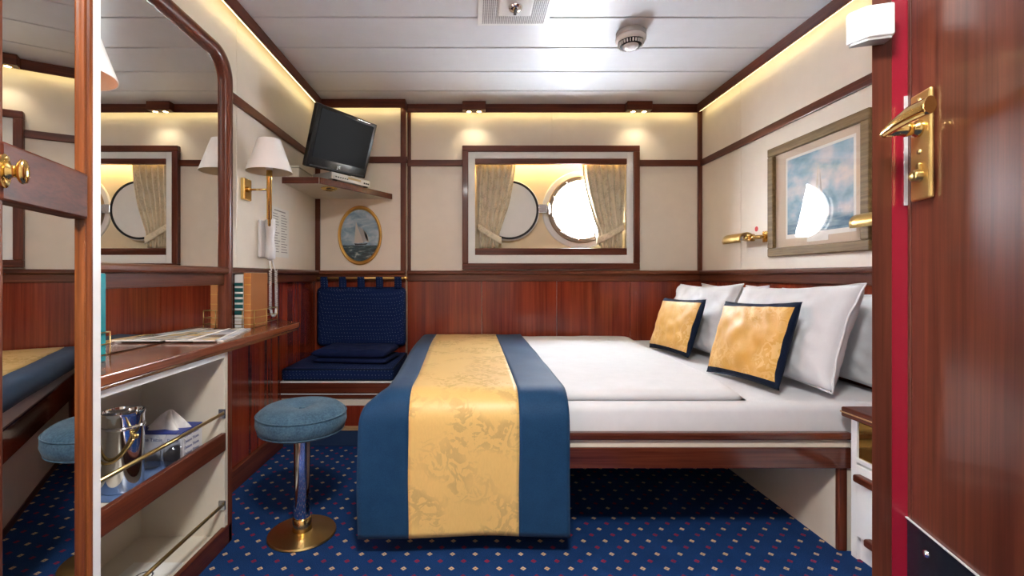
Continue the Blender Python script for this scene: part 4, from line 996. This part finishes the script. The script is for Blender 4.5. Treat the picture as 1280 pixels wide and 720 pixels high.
MB().tube(coil((-0.948, 2.215, 0.935), (-0.945, 2.215, 0.745), 20, 0.006), 0.0021, 5).build('coiled_cord', 'whiteplastic', t)
lp = [Vector((-0.956+0.012*math.cos(a), 2.207, 0.745+0.030*math.sin(a))) for a in [PI+i/10*PI for i in range(11)]]
MB().tube(lp, 0.006, 8).build('cord_loop', 'whiteplastic', t)
# telephone list
t = thing('telephone_list', 'white sheet of printed numbers on the wall behind the telephone', 'notice', (XL, 2.44, 1.0))
MB().box(XL+0.0005, XL+0.0015, 2.335, 2.545, 1.005, 1.265).build('sheet', 'paper', t)
random.seed(3)
MB().box(XL+0.0015, XL+0.0019, 2.36, 2.50, 1.245, 1.251).build('heading', 'greyink', t)
for c0 in (2.345, 2.445):
    for i in range(15):
        MB().box(XL+0.0015, XL+0.0019, c0, c0+0.045+0.04*random.random(), 1.228-0.014*i, 1.232-0.014*i).build('text_line', 'greyink', t)

# books and wire rack at the far end of the desk
def book(name, label, x0, x1, y0, y1, z0, z1, cover, spine, bands=None):
    t = thing(name, label, 'book', ((x0+x1)/2, (y0+y1)/2, z0), 'books on the writing shelf')
    MB().box(x0, x1, y0, y1, z0, z1, 0.003).build('cover', cover, t)
    MB().box(x0+0.004, x1-0.004, y0+0.006, y1+0.0004, z0+0.003, z1+0.0006).build('page_block', 'paper', t)
    MB().box(x0+0.001, x1-0.001, y0-0.002, y0+0.004, z0+0.001, z1-0.001, 0.002).build('spine', spine, t)
    for (a, c, m_) in bands or []:
        MB().box(x0+0.0015, x1-0.0015, y0-0.0026, y0-0.001, z0+a, z0+c).build('spine_band', m_, t)
BZ0 = DZ1+0.0005
book('novel', 'white and green striped book standing beside the tan binder', -1.000, -0.962, 1.93, 2.03, BZ0, BZ0+0.225, 'paper', 'paper',
     [(0.055,0.075,'green'),(0.083,0.099,'green'),(0.107,0.121,'green'),(0.130,0.144,'green'),(0.152,0.168,'green'),(0.176,0.190,'green')])
book('binder', 'tan leather binder standing in the far wire rack', -0.957, -0.925, 1.92, 2.075, BZ0, BZ0+0.232, 'tan', 'tan2', [(0.18,0.184,'gilt'),(0.21,0.213,'gilt'),(0.10,0.102,'gilt'),(0.14,0.142,'gilt')])
book('guide', 'teal book standing at the wardrobe end of the writing shelf', -0.985, -0.940, 1.085, 1.18, BZ0, BZ0+0.225, 'teal', 'teal', [(0.01,0.03,'paper')])
def wire_rack(label, x0, x1, y0, y1):
    t = thing('wire_rack', label, 'book rack', ((x0+x1)/2, (y0+y1)/2, BZ0), 'brass book racks')
    for z in (0.018, 0.045, 0.075):
        MB().tube([(x0, y1, BZ0+z), (x0, y0, BZ0+z), (x1, y0, BZ0+z), (x1, y1, BZ0+z), (x0, y1, BZ0+z)], 0.0018, 6).build('wire', 'brass_dull', t)
    for p in ((x0, y0), (x1, y0), (x1, y1), (x0, y1), (x1, (y0+y1)/2), ((x0+x1)/2, y0)):
        MB().tube([(p[0], p[1], BZ0), (p[0], p[1], BZ0+0.075)], 0.0018, 6).build('post', 'brass_dull', t)
wire_rack('brass wire rack around the tan binder and striped book', -1.004, -0.905, 1.905, 2.13)
wire_rack('brass wire rack around the teal book near the wardrobe', -1.004, -0.936, 1.07, 1.187)
# brochures
def brochure(label, pts, z, mat, th=0.004):
    t = thing('brochure', label, 'brochure', (sum(p[0] for p in pts)/4, sum(p[1] for p in pts)/4, z), 'brochures on the writing shelf')
    MB().prism([(p[0], p[1], z) for p in pts], (0,0,th)).build('pages', 'paper', t)
    MB().prism([(p[0], p[1], z+th) for p in pts], (0,0,0.0006)).build('cover', mat, t)
    c = [(pts[0][0]*0.55+pts[1][0]*0.45, pts[0][1]*0.55+pts[1][1]*0.45), (pts[0][0]*0.45+pts[1][0]*0.55, pts[0][1]*0.45+pts[1][1]*0.55),
         (pts[3][0]*0.45+pts[2][0]*0.55, pts[3][1]*0.45+pts[2][1]*0.55), (pts[3][0]*0.55+pts[2][0]*0.45, pts[3][1]*0.55+pts[2][1]*0.45)]
    MB().prism([(p[0], p[1], z+th+0.0006) for p in c], (0,0,0.0004)).build('title_band', 'paper', t)
brochure('colourful brochure lying uppermost on the writing shelf', [(-1.003, 1.50), (-0.842, 1.50), (-0.930, 1.86), (-1.003, 1.80)], BZ0+0.0055, 'broch1')
brochure('pale brochure lying under the colourful one on the writing shelf', [(-0.930, 1.53), (-0.828, 1.53), (-0.905, 1.875), (-0.965, 1.875)], BZ0, 'broch2', 0.0045)

# ================================================================== WARDROBE with ajar mirrored door
t = thing('wardrobe', 'mahogany wardrobe with ajar mirrored door and brass knob', 'wardrobe', (-1.1, 0.4, 0))
MB().box(-1.42, -0.735, -0.28, 0.830, 0.0, ZC-0.002).build('carcass', 'stile', t)
MB().box(-0.733, -0.700, 0.832, 0.8675, 0.0, ZC-0.002, 0.003).build('edge_panel', 'white', t)['label'] = 'narrow white edge panel'
th = math.radians(15.4)
ud = Vector((math.sin(th), -math.cos(th), 0)); nd = Vector((math.cos(th), math.sin(th), 0))       # along door towards the viewer; out of the door
H = Vector((-0.694, 0.8405, 0)) + nd*0.006
MDr = Matrix(((ud.x, nd.x, 0, H.x), (ud.y, nd.y, 0, H.y), (0, 0, 1, 0), (0,0,0,1)))
def dbox(l0, l1, n0, n1, z0, z1, bev=0.003):
    b = MB(); b.box(l0, l1, n0, n1, z0, z1, bev); 
    for v in b.bm.verts: v.co = MDr @ v.co
    return b
DL = 0.253
dr = dbox(0.012, DL+0.01, -0.026, -0.012, 0.03, 1.98).build('door', 'stile', t)
dbox(0.042, DL-0.004, -0.012, -0.006, 0.06, 1.95, 0.0).build('mirror_pane', 'mirror', dr)
dbox(0.022, 0.036, -0.012, 0.006, 0.03, 1.98, 0.005).build('stile', 'stile', dr)
dbox(0.0365, 0.046, -0.012, 0.002, 0.03, 1.98, 0.004).build('stile_bead', 'stile', dr)
dbox(DL-0.006, DL+0.010, -0.012, 0.006, 0.03, 1.98, 0.004).build('stile', 'trim_z', dr)
dbox(0.048, DL+0.004, -0.010, 0.009, 1.005, 1.084, 0.004).build('lock_rail', 'trim_y', dr)
KM = MDr @ Matrix.Translation((DL+0.002, 0.009, 1.044)) @ Matrix.Rotation(-PI/2, 4, 'X')
ro = MB().lathe([(0,0.0),(0.016,0.0),(0.016,0.003),(0.012,0.005),(0,0.005)], KM @ Matrix.Diagonal((0.75,1.4,1,1)), 28).build('knob_rose', 'brass', dr); autosmooth(ro, 40)
kb = MB().lathe([(0.006,0.004),(0.006,0.007),(0.0042,0.009),(0.0042,0.016),(0.0075,0.018),(0.0088,0.021),(0.0080,0.025),(0.004,0.027),(0,0.0275)], KM @ Matrix.Diagonal((1,1.9,1,1)) , 28).build('knob', 'brass', dr)
for s in (-1, 1): MB().lathe([(0.0032,0.005),(0.0032,0.006),(0,0.0065)], KM @ Matrix.Translation((0,s*0.016,0)), 10).build('screw', 'brass_dull', dr)

# ================================================================== ENTRANCE DOOR (right) and its frame
C = Vector((0.757, 0.800, 0)); uu = Vector((0.291, 0.957, 0)).normalized(); nv = Vector((-uu.y, uu.x, 0))      # uu: away from viewer along the leaf, nv: out of the leaf into view
def LP(s, h, z): return C - uu*s + nv*h + Vector((0,0,z))       # s: distance from latch edge towards the viewer
MDo = Matrix(((-uu.x, nv.x, 0, C.x), (-uu.y, nv.y, 0, C.y), (0,0,1,0), (0,0,0,1)))
def lbox(s0, s1, h0, h1, z0, z1, bev=0.002):
    b = MB(); b.box(s0, s1, h0, h1, z0, z1, bev)
    for v in b.bm.verts: v.co = MDo @ v.co
    return b
dr = lbox(0.009, 0.72, -0.040, 0.0, 0.01, 2.02).build('door_1', 'door'); struct(dr, 'mahogany laminate cabin door with brass lever handle')
lbox(0.0, 0.0085, -0.040, 0.001, 0.01, 2.02, 0.001).build('lipping', 'door', dr)
kp = lbox(0.004, 0.70, 0.0015, 0.0035, 0.02, 0.487, 0.0005).build('kick_plate', 'kick', dr)
lbox(0.0, 0.705, 0.001, 0.0045, 0.487, 0.4885, 0.0).build('plate_edge', 'striker', kp)
MB().lathe([(0.006,0.0035),(0.005,0.006),(0,0.007)], MDo @ Matrix.Translation((0.055, 0, 0.455)) @ Matrix.Rotation(-PI/2, 4, 'X'), 14).build('screw', 'chrome', kp)
hp = lbox(0.021, 0.072, 0.001, 0.008, 1.032, 1.210, 0.004).build('handle_plate', 'brass_plate', dr)
MDn = lambda s, z: MDo @ Matrix.Translation((s, 0.0, z)) @ Matrix.Rotation(-PI/2, 4, 'X')
MB().lathe([(0.014,0.007),(0.014,0.014),(0.0105,0.017),(0.0105,0.022),(0.012,0.024),(0.012,0.028),(0.0095,0.032),(0.0095,0.052),(0,0.052)], MDn(0.046, 1.150), 24).build('lever_neck', 'brass', hp)
g = []
def lever(u, v):
    s = 0.036+0.118*u; hh = 0.050 + 0.004*math.sin(PI*u); w = 0.0070 + 0.0060*min(1, u*1.6); a = 2*PI*v
    return MDo @ Vector((s, hh+0.0075*math.sin(a), 1.148 + w*math.cos(a) + 0.008*min(1, u*1.6)))
b = MB(); b.grid(lever, 16, 16)
for e in (0, 1):
    ring = [b.bm.verts.new(lever(e, k/16)) for k in range(16)]; b.bm.faces.new(ring)
b.build('lever_grip', 'brass', hp, weld=True)
for z, r in ((1.196, 0.005), (1.112, 0.005)): MB().lathe([(r,0.007),(r*0.8,0.010),(0,0.011)], MDn(0.046, z), 14).build('screw', 'brass_dull', hp)
MB().lathe([(0.011,0.007),(0.0105,0.016),(0.007,0.020),(0.006,0.015),(0,0.014)], MDn(0.047, 1.072), 20).build('lock_cylinder', 'brass_dull', hp)
lbox(0.042, 0.052, 0.007, 0.012, 1.080, 1.093, 0.002).build('key_slot', 'brass_dull', hp)
# frame: red rebate, wood lining, partition behind
fr = bpy.data.objects.new('door_2', None); COL.objects.link(fr); fr.location = C; ORG[fr] = Vector(C); struct(fr, 'cabin door frame with red painted rebate')
j1, j2 = 0.0235, 0.052
def W2(p, z=0.0): return (p.x, p.y, z)
A0, A1, A2 = C+nv*0.0, C+nv*j1, C+nv*j2
back = Vector((0.06, 0.045, 0))
MB().prism([W2(A0+uu*0.001), W2(A1+uu*0.001), W2(A1+back), W2(A0+back)], (0,0,ZC-0.002)).build('red_rebate', 'red', fr)
MB().prism([W2(A1), W2(A2), W2(A2+back), W2(A1+back+uu*0.001)], (0,0,ZC-0.002), 0.0005, 1).build('wood_lining', 'door', fr)
MB().prism([W2(C+nv*0.0005), W2(C+nv*0.006), W2(C+nv*0.006-uu*0.0015), W2(C+nv*0.0005-uu*0.0015)], (0,0,0.19)).build('strike_plate', 'striker', fr).location.z += 1.030
wq = MB().prism([W2(A2+back*0.999), (1.527, 0.868, 0), (1.527, 0.80, 0), (0.86, 0.80, 0), W2(A0+back*1.02)], (0,0,ZC)).build('wall_partition', 'door'); struct(wq, 'partition beside the cabin door')
# white door contact box on the lining
t = thing('door_sensor', 'white plastic sensor box high on the wooden door lining', 'sensor box', W2(C+nv*0.05, 1.36))
k0 = C+nv*(j1+0.008)
prof = [(0.0,0.0), (0.034,0.0), (0.072,-0.012), (0.078,0.012), (0.060,0.034), (0.0,0.036)]       # (along nv from k0, towards the viewer)
zb, zt = 1.314, 1.374
ptsb = [k0+nv*a-uu*c for a, c in [(0.0,0.001),(0.044,0.001),(0.060,0.0),(0.060,0.010),(0.040,0.030),(0.0,0.030)]]
def lift(pl_, z): return [(p.x, p.y, z) for p in pl_]
bb = MB().prism(lift(ptsb, zb+0.004), (0,0,zt-zb-0.004), 0.004, 3).build('case', 'whiteplastic', t)
ptsc = [k0+nv*a-uu*c for a, c in [(0.004,0.003),(0.056,0.003),(0.056,0.010),(0.038,0.027),(0.004,0.027)]]
MB().prism(lift(ptsc, zb), (0,0,0.0045)).build('base_plate', 'greyplastic', t)
